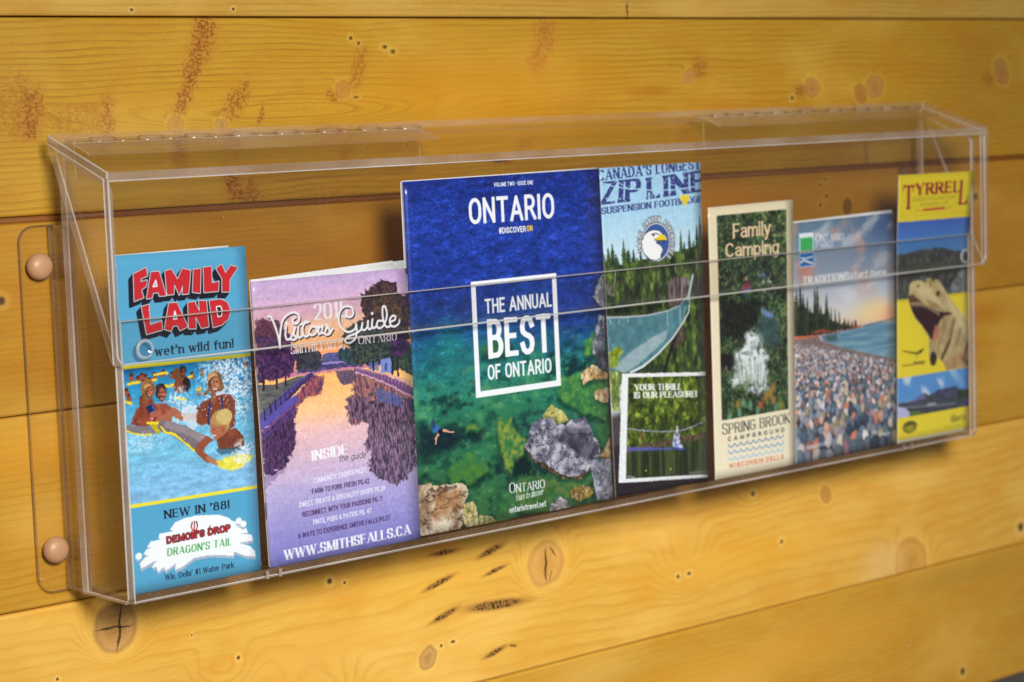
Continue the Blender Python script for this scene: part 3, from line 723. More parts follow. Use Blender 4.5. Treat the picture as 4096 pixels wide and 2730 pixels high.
    s.poly([(-0.3,106.2),(11.0,99.4),(25.5,90.5),(32.7,86.4),(29.1,94.2),(28.5,108.9),(26.9,121.9),(16.1,133.7),(6.9,137.4),(0.1,136.9)], (46, 32, 64), 1.2, rough=3.0, rs=2.0, tex=((104, 66, 116), .8, 3.0, 3.0))
    s.poly([(0.1,136.9),(11.9,137.2),(17.1,133.0),(16.8,137.0),(8.7,140.1),(0.2,147.9)], (120, 96, 150), .8, rough=1.4, alpha=.5)
    tree_mass(s, [(65.9,69.5),(84.2,71.0),(84.4,74.7),(80.0,79.9),(72.9,81.2),(69.3,77.2)], (84, 70, 100), (120, 90, 110), 1.0, 1.4, 14)
    s.poly([(84.5,73.1),(136.6,93.4),(135.1,116.5),(75.9,109.4),(74.4,102.1),(78.9,96.1),(73.1,93.0),(80.4,88.1),(79.9,81.5)], (62, 46, 72), 1.2, rough=3.2, rs=2.0, tex=((164, 104, 112), .8, 3.0, 3.4), alpha=.88)
    s.poly([(73.7,90.9),(136.5,97.9),(135.6,146.0),(126.2,156.8),(113.1,159.3),(98.6,153.1),(90.6,145.2),(93.6,133.7),(87.7,127.9),(91.5,118.2),(95.2,110.2),(80.8,106.8),(75.0,102.0)], (40, 34, 54), 1.2, rough=3.8, rs=2.0, tex=((140, 108, 140), .8, 3.2, 3.2), alpha=.86)
    s.poly([(102.9,85.6),(126.0,95.6),(123.4,102.8),(101.2,95.3)], (80, 96, 160), .8, rough=1.2, alpha=.7)
    s.line([(45.2,70.2),(33.2,75.7),(18.1,85.2),(0.0,98.2)], 3.4, (86, 74, 150), .5, w2=7); s.line([(45.2,70.8),(34.0,77.4),(19.8,87.8),(1.6,101.5)], 2.2, (64, 44, 96), .5)
    s.line([(0.1,102.2),(18.5,91.3),(29.8,86.1)], 5.5, (90, 82, 170), .6); s.line([(0.5,107.1),(18.1,96.2),(30.5,88.6)], 2.0, (110, 70, 140), .5); s.line([(0.3,110.8),(17.8,100.3),(28.2,93.3)], 1.5, (80, 60, 130), .5)
    n = 15
    for k in range(n):
        t = (k / (n - 1)) ** 1.7
        (xa, ya), (xb, yb) = [(44.5,70.1),(3.3,97.8)]
        x, y = xa + (xb - xa) * t, ya + (yb - ya) * t
        s.line([(x, y), (x, y - 1.4 - 6.2 * t)], .45 + .9 * t, (40, 36, 62), .3)
    s.line([(44.6,68.9),(20.2,82.3),(4.0,90.4)], .5, (60, 54, 90), .3)
    s.line([(84.2,70.6),(108.5,78.8),(135.6,92.1)], 3.2, (110, 74, 120), .5, w2=6); s.line([(84.1,72.0),(107.3,81.6),(135.6,96.6)], 1.2, (196, 150, 190), .4)
    for k in range(20):
        t = (k / 19) ** 1.3
        (xa, ya), (xb, yb) = [(84.8,69.2),(136.1,85.0)]
        x, y = xa + (xb - xa) * t, ya + (yb - ya) * t
        s.line([(x, y), (x, y + 1.6 + 4.4 * t)], .35 + .4 * t, (170, 130, 176), .3)
    s.line([(84.8,69.2),(109.7,75.7),(136.1,85.0)], .5, (190, 150, 196), .3); s.line([(84.7,70.2),(109.6,77.3),(135.9,87.5)], .4, (170, 130, 176), .3)
    s.poly([(130.1,97.2),(136.5,97.9),(136.9,110.0),(130.6,105.8)], (90, 70, 120), .6, tex=((50, 40, 80), .8, 2, 3))
    tree_mass(s, [(133.2,0.5),(137.4,-0.1),(137.0,6.1),(134.0,3.8)], (96, 60, 80), (60, 40, 60), 1.0, 1.4, 15)
    s.warp(.9, 3.0, 6, .22); s.photo_grain(5, .14)
    # --- lettering
    wht = (240, 242, 250)
    w = [(50.3,31.3),(78.7,31.3),(51.1,20.8)]
    s.text('2015', w[0], w[1], w[0][1] - w[2][1] + 1.5, (238, 234, 244), th=.19, thin=.06, serif=.10)
    scr = [[(11.6,25.4),(13.9,26.0),(16.1,30.5),(18.2,37.0),(19.4,42.6),(19.9,48.2)], [(19.9,48.2),(20.2,41.9),(21.7,34.2),(24.0,28.8),(28.1,25.6),(33.4,24.3),(37.2,26.4),(37.7,30.0),(34.8,32.6),(32.1,31.1),(32.2,29.2),(34.0,28.3)],
           [(26.2,33.8),(25.1,39.2),(26.0,42.8),(28.6,42.7),(30.7,40.5)], [(30.7,40.5),(32.9,36.7),(33.7,35.2),(32.2,39.9),(34.4,42.4),(31.9,43.8),(29.5,43.2)], [(36.4,34.7),(35.8,40.2),(36.7,42.7),(39.2,41.7)],
           [(42.9,31.3),(40.1,35.8),(40.3,40.6),(42.5,42.5),(45.5,41.1)], [(38.1,33.4),(45.7,32.2)], [(47.9,35.7),(45.2,39.4),(47.4,42.0),(51.4,40.4),(51.7,36.8),(48.3,35.7)], [(51.7,36.8),(54.1,36.3),(53.4,39.4),(54.0,41.8),(56.2,40.5)], [(54.4,37.1),(57.5,36.2),(56.2,40.5),(58.6,41.1),(61.4,36.9),(60.5,35.2)],
           [(61.9,36.9),(63.2,39.5),(63.8,41.9),(60.5,42.8),(58.3,41.4)], [(63.8,41.5),(65.9,39.3)],
           [(78.1,31.1),(82.5,31.9),(85.1,29.3),(83.9,25.2),(79.6,23.8),(75.0,25.2),(72.2,29.8),(72.1,35.4),(74.9,40.1),(79.7,42.6),(85.3,41.1),(87.0,37.6)], [(87.0,37.6),(87.1,43.3),(85.3,48.0),(81.1,50.4),(77.7,50.3),(76.3,48.3),(79.5,45.8),(85.6,44.3),(90.7,42.0),(92.6,37.2)], [(92.6,37.2),(91.8,41.2),(94.2,42.4),(96.9,40.1),(97.7,36.1)], [(97.7,36.1),(97.4,40.9),(99.3,42.3),(101.4,40.5)],
           [(101.8,35.2),(100.9,40.4),(102.9,41.8),(105.5,40.0)], [(111.3,37.3),(106.7,36.9),(105.5,40.8),(108.4,42.3),(112.2,39.8),(115.1,33.5),(114.0,27.3),(111.5,27.5),(111.4,35.6),(113.6,41.5),(117.1,41.9)], [(117.3,38.6),(122.0,37.4),(122.7,35.0),(120.2,34.3),(117.5,37.0),(118.2,41.1),(121.7,42.3),(125.4,40.5),(126.4,37.9)]]
    def smooth(P):
        o = []
        for i in range(len(P) - 1):
            p0, p1, p2, p3 = P[max(i - 1, 0)], P[i], P[i + 1], P[min(i + 2, len(P) - 1)]
            for k in range(5):
                t = k / 5
                o.append(tuple(.5 * (2 * b + (c - a) * t + (2 * a - 5 * b + 4 * c - d) * t * t + (-a + 3 * b - 3 * c + d) * t ** 3) for a, b, c, d in zip(p0, p1, p2, p3)))
        return o + [P[-1]]
    scr = [smooth(P) for P in scr]
    for P in scr: s.line([(x + .7, y + .9) for x, y in P], 1.8, (42, 26, 52), .4)
    for P in scr: s.line(P, 1.75, (240, 244, 250), .3)
    for q in [(26.4,31.4),(101.8,30.9)]: s.ell(*q, 1.2, 1.2, (240, 244, 250))
    w = [(28.6,53.8),(75.0,53.5)]
    s.text('SMITHS FALLS,', w[0], w[1], 5.4, (240, 226, 232), th=.2, thin=.05, serif=.13)
    w = [(87.8,52.5),(122.4,52.6)]
    s.text('ONTARIO', w[0], w[1], 5.2, (232, 222, 236), th=.2, thin=.05, serif=.13, small={0: 1.2})
    w = [(40.4,132.1),(71.8,131.2),(41.0,124.5)]
    s.text('INSIDE', w[0], w[1], 7.5, wht, th=.25, thin=.06, serif=.15, track=.06)
    w = [(64.5,136.0),(88.4,135.8)]
    s.text('the guide', w[0], w[1], 5.0, (30, 22, 40), th=.08, slant=.2, outline=(.12, (240, 240, 250)))
    rows = [('COMMUNITY EVENTS PG.57', [(40.7,148.6),(88.0,146.6)], (236, 238, 252)), ('FARM TO FORK FRESH PG.42', [(39.1,156.0),(90.3,155.2)], (64, 34, 84)), ('SWEET TREATS & SPECIALITY SHOPS PG.39', [(27.2,164.1),(104.5,162.4)], (236, 238, 252)),
            ('RECONNECT WITH YOUR PASSIONS PG. 7', [(29.8,171.5),(101.2,169.8)], (64, 34, 84)), ('PINTS, PUBS & PATIOS PG. 47', [(38.4,178.4),(90.9,177.4)], (236, 238, 252)), ('6 WAYS TO EXPERIENCE SMITHS FALLS PG.57', [(24.8,186.3),(107.5,185.1)], (64, 34, 84))]
    for t_, w, c_ in rows: s.text(t_, w[0], w[1], 3.8, c_, th=.15, soft=.35)
    w = [(11.2,200.0),(125.4,198.6),(11.8,192.5)]
    s.text('WWW.SMITHSFALLS.CA', w[0], w[1], 7.4, (236, 240, 250), th=.26, thin=.07, serif=.15, track=.05)
    return s


def rock(s, pts, c1, c2, seed=1, fs=4., dark=(40, 40, 52), rough=1.6, k=2.6):
    s.poly([(x + .8, y + 1.5) for x, y in pts], (20, 50, 50), 3.0, grow=1.2, alpha=.45)
    s.poly(pts, c1, .6, rough=rough, rs=5, seed=seed, tex=(c2, fs, fs * 1.3, k))
    m, sl = s.polymask(pts, .6, rough=rough, rs=5, seed=seed)
    if m is None: return
    r = np.abs(s.fbm(fs * 1.8, fs * 1.2, 4, seed + 31, sl=sl) - .5)
    s.put(m * sm(.05, .0, r) * .75, dark, sl)
    q = s.fbm(1.4, 1.4, 3, seed + 7, sl=sl)
    s.put(m * sm(.55, .85, q) * .5, (236, 236, 240), sl)


def paint_magazine():
    s = Canvas(197, 264.2)
    y = s.Y + (s.fbm(40, 30, 3, 2) - .5) * 40 - s.X * .08
    T = [(0, (24, 50, 148)), (40, (30, 62, 170)), (75, (26, 58, 158)), (95, (24, 64, 144)), (112, (22, 90, 142)), (126, (24, 114, 136)), (140, (34, 130, 124)), (160, (42, 134, 104)), (180, (38, 116, 90)), (205, (40, 112, 76)), (240, (56, 112, 62)), (265, (56, 104, 54))]
    s.img[:] = np.stack([np.interp(y, [p[0] for p in T], [p[1][k] / 255 for p in T]) for k in range(3)], -1)
    wy = s.X * .06
    rp = vnoise((s.X + s.Y * .3) / 2.3, (s.Y + wy) / .85, 5) * .5 + vnoise(s.X / 1.2, (s.Y - wy) / .55, 6) * .3 + vnoise(s.X / 9, s.Y / 3.4, 7) * .4
    s.img *= (1 + (rp - .6) * (.62 * sm(200, 60, s.Y) + .16))[..., None]
    s.img += (sm(.8, 1.05, rp) * .10 * sm(230, 80, s.Y))[..., None] * col((120, 190, 255))
    # light and dark patches of the lake bed
    bed = s.fbm(20, 14, 5, 11); low = sm(118, 175, s.Y + s.X * .12)
    s.put(sm(.5, .72, bed) * low * .5, (56, 140, 92)); s.put(sm(.47, .28, bed) * low * .9, (12, 50, 56))
    bed = s.fbm(7, 5, 4, 15); s.put(sm(.56, .8, bed) * low * .5, (110, 170, 110))
    s.put(sm(.45, .25, bed) * low * .5, (10, 56, 50))
    def glow(pts, c, a=.8, r=3): s.poly([(x + 1.5, y + 3) for x, y in pts], (6, 40, 36), 5, grow=2, rough=r, rs=8, alpha=.6); s.poly(pts, c, 3, rough=r, rs=8, alpha=a, tex=((58, 138, 74), 3, 3, 2.4))
    glow([(78.3,185.5),(93.4,185.9),(96.6,195.4),(107.5,205.5),(101.7,217.4),(92.1,228.3),(84.9,223.0),(81.7,211.9),(77.5,198.9)], (178, 180, 60))
    glow([(46.2,185.4),(56.1,184.2),(62.5,189.3),(58.0,192.6),(47.0,192.2)], (150, 160, 50))
    glow([(27.1,220.9),(37.3,212.8),(52.1,209.0),(66.5,216.7),(68.5,224.6),(50.9,229.9),(30.3,228.0)], (96, 150, 50))
    glow([(143.9,160.0),(177.5,155.7),(197.4,163.7),(195.2,199.5),(181.7,197.9),(158.3,185.2),(143.0,175.6)], (120, 188, 80), .7, 4)
    glow([(181.4,203.9),(196.6,199.7),(193.2,233.5),(185.9,218.5)], (80, 160, 80), .7)
    glow([(95.5,236.1),(120.0,233.6),(139.0,242.1),(172.1,246.7),(175.0,265.2),(124.5,266.7),(94.1,259.3)], (150, 160, 60), .6)
    s.poly([(0.9,181.7),(36.3,188.0),(42.9,200.2),(28.0,205.9),(0.5,207.9)], (8, 28, 44), 9, rough=5, rs=10, alpha=.75)
    s.poly([(95.2,218.5),(108.1,217.3),(115.1,229.0),(105.8,233.6),(92.0,229.8)], (6, 30, 36), 5, rough=2, alpha=.8)
    glow([(171.6,136.3),(183.0,129.3),(188.1,137.9),(193.1,147.4),(173.8,145.4)], (130, 190, 60), .8)
    glow([(67.7,128.0),(86.0,122.0),(94.5,130.7),(88.9,136.8),(66.1,134.5)], (90, 150, 60), .5)
    # rocks
    rock(s, [(194.9,82.1),(197.6,83.9),(196.7,110.2),(191.3,107.7),(184.8,100.0),(188.0,93.2)], (206, 208, 220), (130, 136, 160), 2, 3)
    rock(s, [(189.4,115.7),(196.4,115.3),(195.2,147.6),(182.0,146.2),(181.2,137.2),(185.1,129.5)], (186, 190, 206), (90, 96, 120), 3, 3)
    rock(s, [(185.0,142.6),(198.5,143.9),(197.5,161.8),(189.4,159.9),(185.8,152.6)], (80, 80, 96), (40, 42, 60), 4, 3)
    rock(s, [(170.6,157.9),(181.6,154.6),(196.1,162.6),(195.8,167.1),(180.9,166.0),(170.0,168.7),(167.6,163.5)], (226, 212, 176), (190, 130, 60), 5, 3, (90, 50, 20))
    rock(s, [(181.7,176.0),(188.6,173.6),(196.7,174.7),(196.0,186.1),(182.6,182.6),(180.1,178.8)], (224, 206, 170), (180, 120, 60), 6, 3, (90, 50, 20))
    rock(s, [(123.9,190.0),(133.5,181.4),(142.5,184.4),(152.4,194.4),(141.7,197.1),(131.4,193.8)], (206, 196, 110), (150, 150, 70), 7, 4, (90, 90, 40))
    rock(s, [(108.2,215.4),(127.0,224.7),(152.6,237.0),(177.0,231.3),(174.0,236.9),(162.8,244.4),(145.7,241.0),(126.7,230.5),(114.2,223.0)], (150, 96, 34), (70, 44, 20), 8, 3, (30, 20, 12))
    rock(s, [(106.0,209.2),(110.2,203.0),(112.7,193.5),(122.6,190.3),(135.6,190.4),(140.4,196.9),(149.5,199.0),(155.1,194.7),(160.4,194.9),(169.8,194.0),(174.7,202.1),(179.5,211.6),(185.1,220.4),(184.7,228.3),(177.0,231.3),(171.3,237.6),(156.4,239.5),(144.6,237.9),(134.5,230.6),(120.6,223.8),(109.5,215.5)], (184, 182, 200), (96, 96, 118), 9, 5, (34, 34, 48), 2.0, 3.2)
    s.poly([(146.8,199.7),(168.1,200.3),(180.5,217.8),(184.0,227.2),(169.0,230.3),(153.7,218.3),(140.9,210.8)], (46, 44, 62), 4, rough=4, rs=6, alpha=.55)
    rock(s, [(186.0,228.5),(194.4,214.0),(196.4,213.8),(195.8,231.8)], (226, 200, 150), (170, 120, 60), 10, 3, (80, 50, 20))
    rock(s, [(174.3,231.0),(187.9,230.8),(196.1,231.3),(196.9,264.3),(179.2,263.2),(175.8,251.2)], (176, 178, 196), (116, 118, 140), 11, 4)
    rock(s, [(127.2,265.1),(131.5,258.8),(139.7,253.6),(146.0,259.0),(150.9,265.1),(141.5,268.2)], (204, 200, 206), (120, 116, 130), 12, 3)
    rock(s, [(150.4,250.6),(165.3,247.7),(174.5,251.0),(175.5,257.2),(161.8,261.2),(151.3,257.7)], (176, 150, 70), (110, 90, 40), 13, 3, (60, 44, 20))
    rock(s, [(0.6,225.7),(8.9,226.4),(20.6,229.4),(26.7,227.9),(43.4,231.7),(47.9,239.0),(41.3,247.6),(40.5,260.9),(36.5,266.0),(3.0,264.7),(-1.1,264.0)], (206, 190, 160), (140, 110, 84), 14, 7, (60, 40, 30), 2.2, 3.0)
    s.poly([(17.9,234.7),(40.8,234.2),(42.5,246.9),(25.3,251.9),(12.9,258.6),(9.8,250.6)], (168, 108, 60), 5, rough=4, rs=6, alpha=.55)
    s.poly([(10.9,252.6),(25.2,252.9),(32.1,259.6),(18.5,265.2),(6.7,263.3)], (240, 232, 214), 5, rough=3, rs=5, alpha=.7)
    rock(s, [(42.6,245.9),(52.4,245.4),(55.0,253.5),(56.3,263.3),(45.1,264.5),(40.5,260.9)], (216, 204, 140), (150, 140, 80), 15, 3, (60, 50, 30))
    rock(s, [(57.9,256.8),(66.4,259.0),(78.5,266.7),(61.0,266.9),(56.3,263.3)], (222, 212, 160), (150, 150, 90), 16, 3, (60, 60, 30))
    # swimmer
    s.poly([(14.4,183.4),(19.3,182.1),(24.4,186.5),(20.6,188.9),(16.0,187.4)], (50, 110, 190), .8, rough=.6); s.ell(*[(16.3,181.8)][0], 2.5, 3.6, (40, 60, 110), 1.0, alpha=.7)
    s.ell(*[(23.1,188.2)][0], 2.6, 2.3, (30, 26, 40), .5); s.line([(25.8,187.6),(30.3,188.8),(35.6,190.2)], 1.9, (226, 160, 140), .4, w2=1.2); s.line([(20.8,189.8),(18.6,192.9),(18.1,197.0)], 1.9, (226, 160, 140), .4, w2=1.2)
    s.warp(.9, 4.0, 8, .4); s.photo_grain(6, .11)
    g_ = s.img.mean(-1, keepdims=True); s.img = g_ + (s.img - g_) * .86; s.img = np.clip((s.img - .4) * 1.08 + .385, 0, 1)
    # --- lettering
    wh = (238, 243, 250); K = dict(th=.18, thin=.165)
    w = [(86.5,8.5),(126.2,8.7),(86.7,5.6)]
    s.text('VOLUME TWO * ISSUE ONE', w[0], w[1], 3.3, wh, th=.2)
    w = [(60.7,35.5),(145.7,36.0),(62.0,14.6)]
    s.text('ONTARIO', w[0], w[1], w[0][1] - w[2][1] - 1, wh, th=.155, track=.14)
    w = [(89.5,44.2),(116.6,44.6),(89.8,39.7)]
    s.text('#DISCOVER', w[0], w[1], 4.7, wh, th=.19); w = [(117.9,44.4),(123.3,44.3)]
    s.text('ON', w[0], w[1], 4.7, (250, 214, 40), th=.2)
    fr = [[(59.1,78.4)][0], [(146.7,78.7)][0], [(145.6,166.8)][0], [(59.2,167.0)][0]]
    (x0, y0), (x1, _), (_, y1), _ = fr
    x0 = (fr[0][0] + fr[3][0]) / 2; x1 = (fr[1][0] + fr[2][0]) / 2; y0 = (fr[0][1] + fr[1][1]) / 2; y1 = (fr[2][1] + fr[3][1]) / 2; b_ = 4.6
    for q in ([(x0, y0), (x1, y0), (x1, y0 + b_ * .8), (x0, y0 + b_ * .8)], [(x0, y1 - b_), (x1, y1 - b_), (x1, y1), (x0, y1)], [(x0, y0), (x0 + b_, y0), (x0 + b_, y1), (x0, y1)], [(x1 - b_, y0), (x1, y0), (x1, y1), (x1 - b_, y1)]):
        s.poly(q, wh, .25)
    w = [(72.0,104.1),(139.5,104.4),(72.7,92.0)]
    s.text('THE ANNUAL', w[0], w[1], w[0][1] - w[2][1] - .5, wh, th=.17)
    w = [(73.6,138.9),(136.0,139.8)]; h = w[0][1] - [(74.7,107.8)][0][1]
    s.text('BEST', w[0], w[1], h, wh, th=.2, thin=.17, track=.12)
    w = [(71.9,154.7),(136.1,155.7),(72.7,142.3)]
    s.text('OF ONTARIO', w[0], w[1], w[0][1] - w[2][1] - .5, wh, th=.17)
    w = [(88.0,244.5),(124.0,245.1),(88.5,236.1)]
    s.text('ONTARIO', w[0], w[1], 6.6, wh, th=.14, thin=.06, serif=.1, small={0: 1.25, 6: 1.05})
    w = [(93.3,251.5),(122.2,250.1)]
    s.text('Yours to discover', w[0], w[1], 5.6, wh, th=.11, slant=.3, track=.04)
    w = [(87.2,259.8),(124.6,260.0)]
    s.text('ontariotravel.net', w[0], w[1], 5.3, wh, th=.19)
    return s


def foliage(s, sl_pts, dark, mid, light, fs=2.2, seed=1, st=1.4):
    m, sl = s.polymask(sl_pts, .5, rough=1.2, rs=3, seed=seed)
    if m is None: return
    a = s.fbm(fs * 2.4, fs * 2.4 * st, 3, seed, sl=sl) * .55 + s.fbm(fs * .8, fs * .8 * st, 3, seed + 5, sl=sl) * .45
    c = np.stack([np.interp(a, [.3, .48, .62, .74], [dark[k] / 255, (dark[k] * .5 + mid[k] * .5) / 255, mid[k] / 255, light[k] / 255]) for k in range(3)], -1).astype(np.float32)
    s.put(m, c, sl)


def conifer(s, x, yb, h, w, c, seed=0):
    rng = random.Random(seed); n = max(5, int(h / 1.6)); L = []; R = []
    for k in range(n + 1):
        t = k / n; y = yb - h * (1 - t); hw = w / 2 * t ** .8 * rng.uniform(.6, 1.15)
        L.append((x - hw - .15, y)); R.append((x + hw + .15, y))
        L.append((x - hw * .5 - .1, y + .5)); R.append((x + hw * .5 + .1, y + .5))
    s.poly(L + R[::-1], c, .4, rough=.5, rs=1.2, seed=seed, tex=([v * .55 for v in c], 1.2, 2.0, 2.4))


def paint_zip_line():
    s = Canvas(111, 265)
    s.img[:] = s.grad([(0, (160, 204, 238)), (40, (170, 214, 242)), (75, (204, 230, 246)), (110, (214, 234, 246)), (265, (180, 200, 210))])
    W_, hzn = s.w, [(47.5,76.1)][0][1]
    for k, (x, y, h) in enumerate([(a, b, c) for (a, b), c in zip([(0.2,79.7),(4.9,79.2),(9.5,80.3),(14.6,81.6),(21.7,81.2),(27.0,81.6),(32.3,81.9),(36.3,83.9),(40.0,82.5),(43.4,84.4),(49.5,84.0),(55.4,85.3),(61.5,84.8),(66.3,85.2),(73.7,85.7),(78.6,85.1),(86.0,85.7),(89.7,85.9),(95.8,86.3),(100.8,86.7),(104.6,86.9),(108.3,87.2),(109.5,88.2)], (18, 22, 26, 16, 30, 22, 22, 14, 20, 14, 16, 14, 14, 14, 16, 20, 38, 28, 38, 30, 42, 50, 40))]):
        conifer(s, x + 3.5, y + 7, h * .72, 10, (64, 84, 60), k + 90)
        conifer(s, x, y + 6, h, 12, [(70, 96, 62), (88, 112, 60), (58, 84, 60)][k % 3], k)
    y0 = [(47.3,79.5)][0][1]; yb = [(51.7,169.2)][0][1]
    foliage(s, [(-2, y0 + 1), (W_ + 2, y0 - 12), (W_ + 2, yb + 4), (-2, yb + 4)], (26, 32, 26), (82, 108, 44), (140, 160, 76), 2.4, 3, 2.2)
    s.poly([(0.5,92.5),(9.7,94.1),(10.4,101.9),(1.1,102.0)], (150, 138, 140), 1.2, rough=1.8, tex=((80, 78, 70), 2, 3, 2.6), alpha=.85)
    s.poly([(70.8,94.2),(78.2,93.0),(90.6,93.0),(95.5,96.0),(90.0,108.8),(79.7,115.9),(69.8,116.0),(69.1,105.4)], (150, 134, 138), 1.0, rough=1.6, tex=((62, 52, 50), 1.2, 8, 3.2))
    s.poly([(99.3,92.7),(109.3,94.3),(110.0,110.3),(98.7,109.4)], (96, 74, 76), 1.0, rough=1.4, tex=((40, 34, 32), 1.2, 6, 3.0), alpha=.8)
    s.poly([(70.3,138.6),(85.0,131.8),(90.4,140.3),(81.2,151.7),(72.6,149.9)], (110, 88, 80), 1.5, rough=1.8, tex=((50, 44, 38), 1.5, 5, 3), alpha=.8)
    s.line([(76.0,140.1),(61.7,169.2)], 3.0, (26, 24, 24), 1.0)
    for q in ([(11.7,82.2),(10.4,92.4)], [(78.7,83.4),(79.0,88.7)], [(103.5,82.5),(103.3,87.7)]): s.line(q, .7, (190, 184, 170), .5)
    # hanging bridge
    top_ = [(-2.4,118.9),(21.1,120.4),(45.1,121.0),(67.2,119.3),(82.2,116.1),(92.5,108.1),(97.4,93.5)]; bot_ = [(0.5,162.4),(23.7,165.6),(37.9,161.9),(55.3,153.4),(73.0,141.9),(85.0,130.7),(92.6,122.2)]; bb = [(89.4,121.9),(94.8,111.8),(100.6,92.8)]
    body = top_ + bb[::-1] + bot_[::-1][1:]
    s.poly(body, (96, 148, 156), .6, tex=((70, 116, 130), 6, 6, 2.0))
    m, sl = s.polymask(body, .5)
    gx = np.abs(((s.X[sl] + s.Y[sl] * .15) / 1.5) % 1 - .5); gy = np.abs(((s.Y[sl] + s.X[sl] * .25) / 1.5) % 1 - .5)
    s.put(m * np.clip(sm(.36, .5, gx) + sm(.36, .5, gy), 0, 1) * .3, (40, 70, 84), sl)
    s.poly([(2.0,159.6),(29.0,147.1),(50.4,138.9),(67.7,134.4),(65.9,141.3),(49.8,150.9),(29.6,161.1),(16.8,165.9)], (196, 206, 214), 2.0, rough=.8, alpha=.6)
    s.line(bot_[1:] + bb[1:2], 2.2, (214, 222, 228), .5, w2=1.0); s.line(top_, 1.6, (170, 176, 190), .4, w2=.9)
    for q in ([(1.7,119.2),(4.8,124.6)], [(12.8,120.1),(12.7,125.3)], [(22.9,120.8),(22.9,124.8)], [(67.8,119.3),(67.6,130.5)], [(82.8,117.0),(82.2,131.0)]): s.line(q, .8, (170, 190, 200), .4)
    s.line([(92.3,111.6),(95.9,100.4),(98.8,91.8)], 1.8, (206, 214, 220), .4)
    foliage(s, [(0.1,147.5),(4.4,144.9),(11.4,142.5),(16.6,147.0),(12.2,151.6),(8.9,159.2),(0.6,160.4)], (90, 110, 30), (160, 180, 60), (220, 220, 120), 1.2, 9)
    foliage(s, [(-0.9,162.3),(10.0,163.3),(11.6,171.4),(9.4,195.2),(1.0,196.3)], (80, 100, 50), (160, 176, 90), (226, 226, 190), 1.6, 12)
    y1 = [(7.7,199.0)][0][1]
    s.poly([(-2, y1), (22, y1 - 4), (24, y1 + 30), (W_ + 2, 262), (W_ + 2, 267), (-2, 267)], (70, 66, 68), 6)
    s.poly([(-2, y1 + 26), (24, y1 + 20), (24, 240), (W_ + 2, 236), (W_ + 2, 267), (-2, 267)], (40, 34, 42), 4)
    # inset photo with deckled frame
    fr = [[(13.8,165.6)][0], [(111.4,173.8)][0], [(112.5,262.0)][0], [(4.1,254.0)][0]]
    fr[1] = (W_ + 3, fr[1][1]); fr[2] = (W_ + 3, fr[2][1])
    s.poly(fr, (236, 240, 246), .3, rough=.7, rs=1.2)
    inn = [[(20.5,169.3)][0], [(111.3,176.7)][0], [(112.0,259.5)][0], [(12.5,251.4)][0]]
    inn[1] = (W_ + 3, inn[1][1]); inn[2] = (W_ + 3, inn[2][1])
    wl = [(48.5,229.4)][0][1]
    m, sl = s.polymask(inn, .25)
    keep = s.img.copy()
    foliage(s, [(10, inn[0][1] - 2), (W_ + 3, inn[0][1] - 6), (W_ + 3, wl + 3), (10, wl + 3)], (34, 42, 18), (98, 122, 36), (170, 186, 70), 2.4, 22, 1.2)
    s.poly([(10, wl), (W_ + 3, wl - 3), (W_ + 3, 262), (10, 262)], (70, 84, 44), .8, tex=((34, 44, 26), 3, 30, 3))
    s.poly([(10, wl - 3), (W_ + 3, wl - 6), (W_ + 3, wl - 1), (10, wl + 1)], (120, 104, 76), .8, rough=.8, tex=((60, 50, 34), 1.6, 1, 3))
    s.poly([(14.7,225.8),(68.8,231.8),(68.7,233.9),(14.4,229.3)], (90, 96, 190), 1.2, rough=.5, alpha=.8)
    s.poly([(77.5,233.8),(87.9,235.0),(84.0,257.1),(75.0,256.1)], (34, 34, 28), 3, rough=.8, alpha=.6)
    for q in ([(13.4,245.8),(13.4,246.0)], [(35.9,247.3),(36.6,247.3)], [(65.3,249.6),(66.2,249.7)]): s.ell(*q[0], .8, .5, (226, 220, 90))
    s.line([(13.1,249.8),(22.7,251.2)], .7, (180, 190, 200)); s.line([(88.5,255.6),(108.9,256.9)], 2.0, (140, 130, 150), 1.0, alpha=.6)
    s.line([(32.1,214.7),(35.7,225.7)], 2.0, (110, 60, 66), .6)
    s.line([(16.8,210.6),(37.8,214.9),(57.8,217.6),(73.8,219.1),(87.1,218.5),(110.4,214.2)], 1.0, (150, 156, 180), .4)
    s.line([(75.1,215.7),(74.6,220.7)], 1.6, (220, 224, 235), .5); s.line([(72.2,221.0),(77.4,221.5)], 1.0, (190, 120, 110), .4)
    s.poly([(71.5,220.4),(77.8,221.1),(77.8,228.7),(82.7,233.9),(81.2,235.8),(76.1,233.7),(70.2,233.8),(68.4,227.7)], (206, 214, 236), .6, rough=.5, tex=((120, 130, 190), 2, 2, 2.4)); s.ell(*[(74.5,222.3)][0], 1.2, 1.4, (150, 90, 80))
    s.line([(69.5,232.7),(82.7,235.2)], 1.8, (60, 76, 160), .5)
    s.warp(.8, 3.0, 9, .5); s.photo_grain(8, .2)
    pic = s.img.copy(); s.img[:] = keep; s.put(m, pic[sl], sl); s.photo_grain(9, .12)
    w = [(26.6,180.7),(80.9,185.4)]
    s.text('YOUR THRILL', w[0], w[1], 5.3, (240, 244, 246), th=.27, thin=.09, serif=.14, track=.04)
    w = [(25.9,187.0),(98.8,193.1)]
    s.text('IS OUR PLEASURE!', w[0], w[1], 5.2, (240, 244, 246), th=.27, thin=.09, serif=.14, track=.04)
    # headline
    nv = (52, 60, 128); S = dict(th=.24, thin=.09, serif=.12, track=.12)
    w = [(-2.0,10.1),(109.3,5.6),(-1.5,1.9)]
    s.text("CANADA'S LONGEST", w[0], w[1], 8.6, nv, **S)
    w = [(-1.9,29.1),(38.2,27.9)]
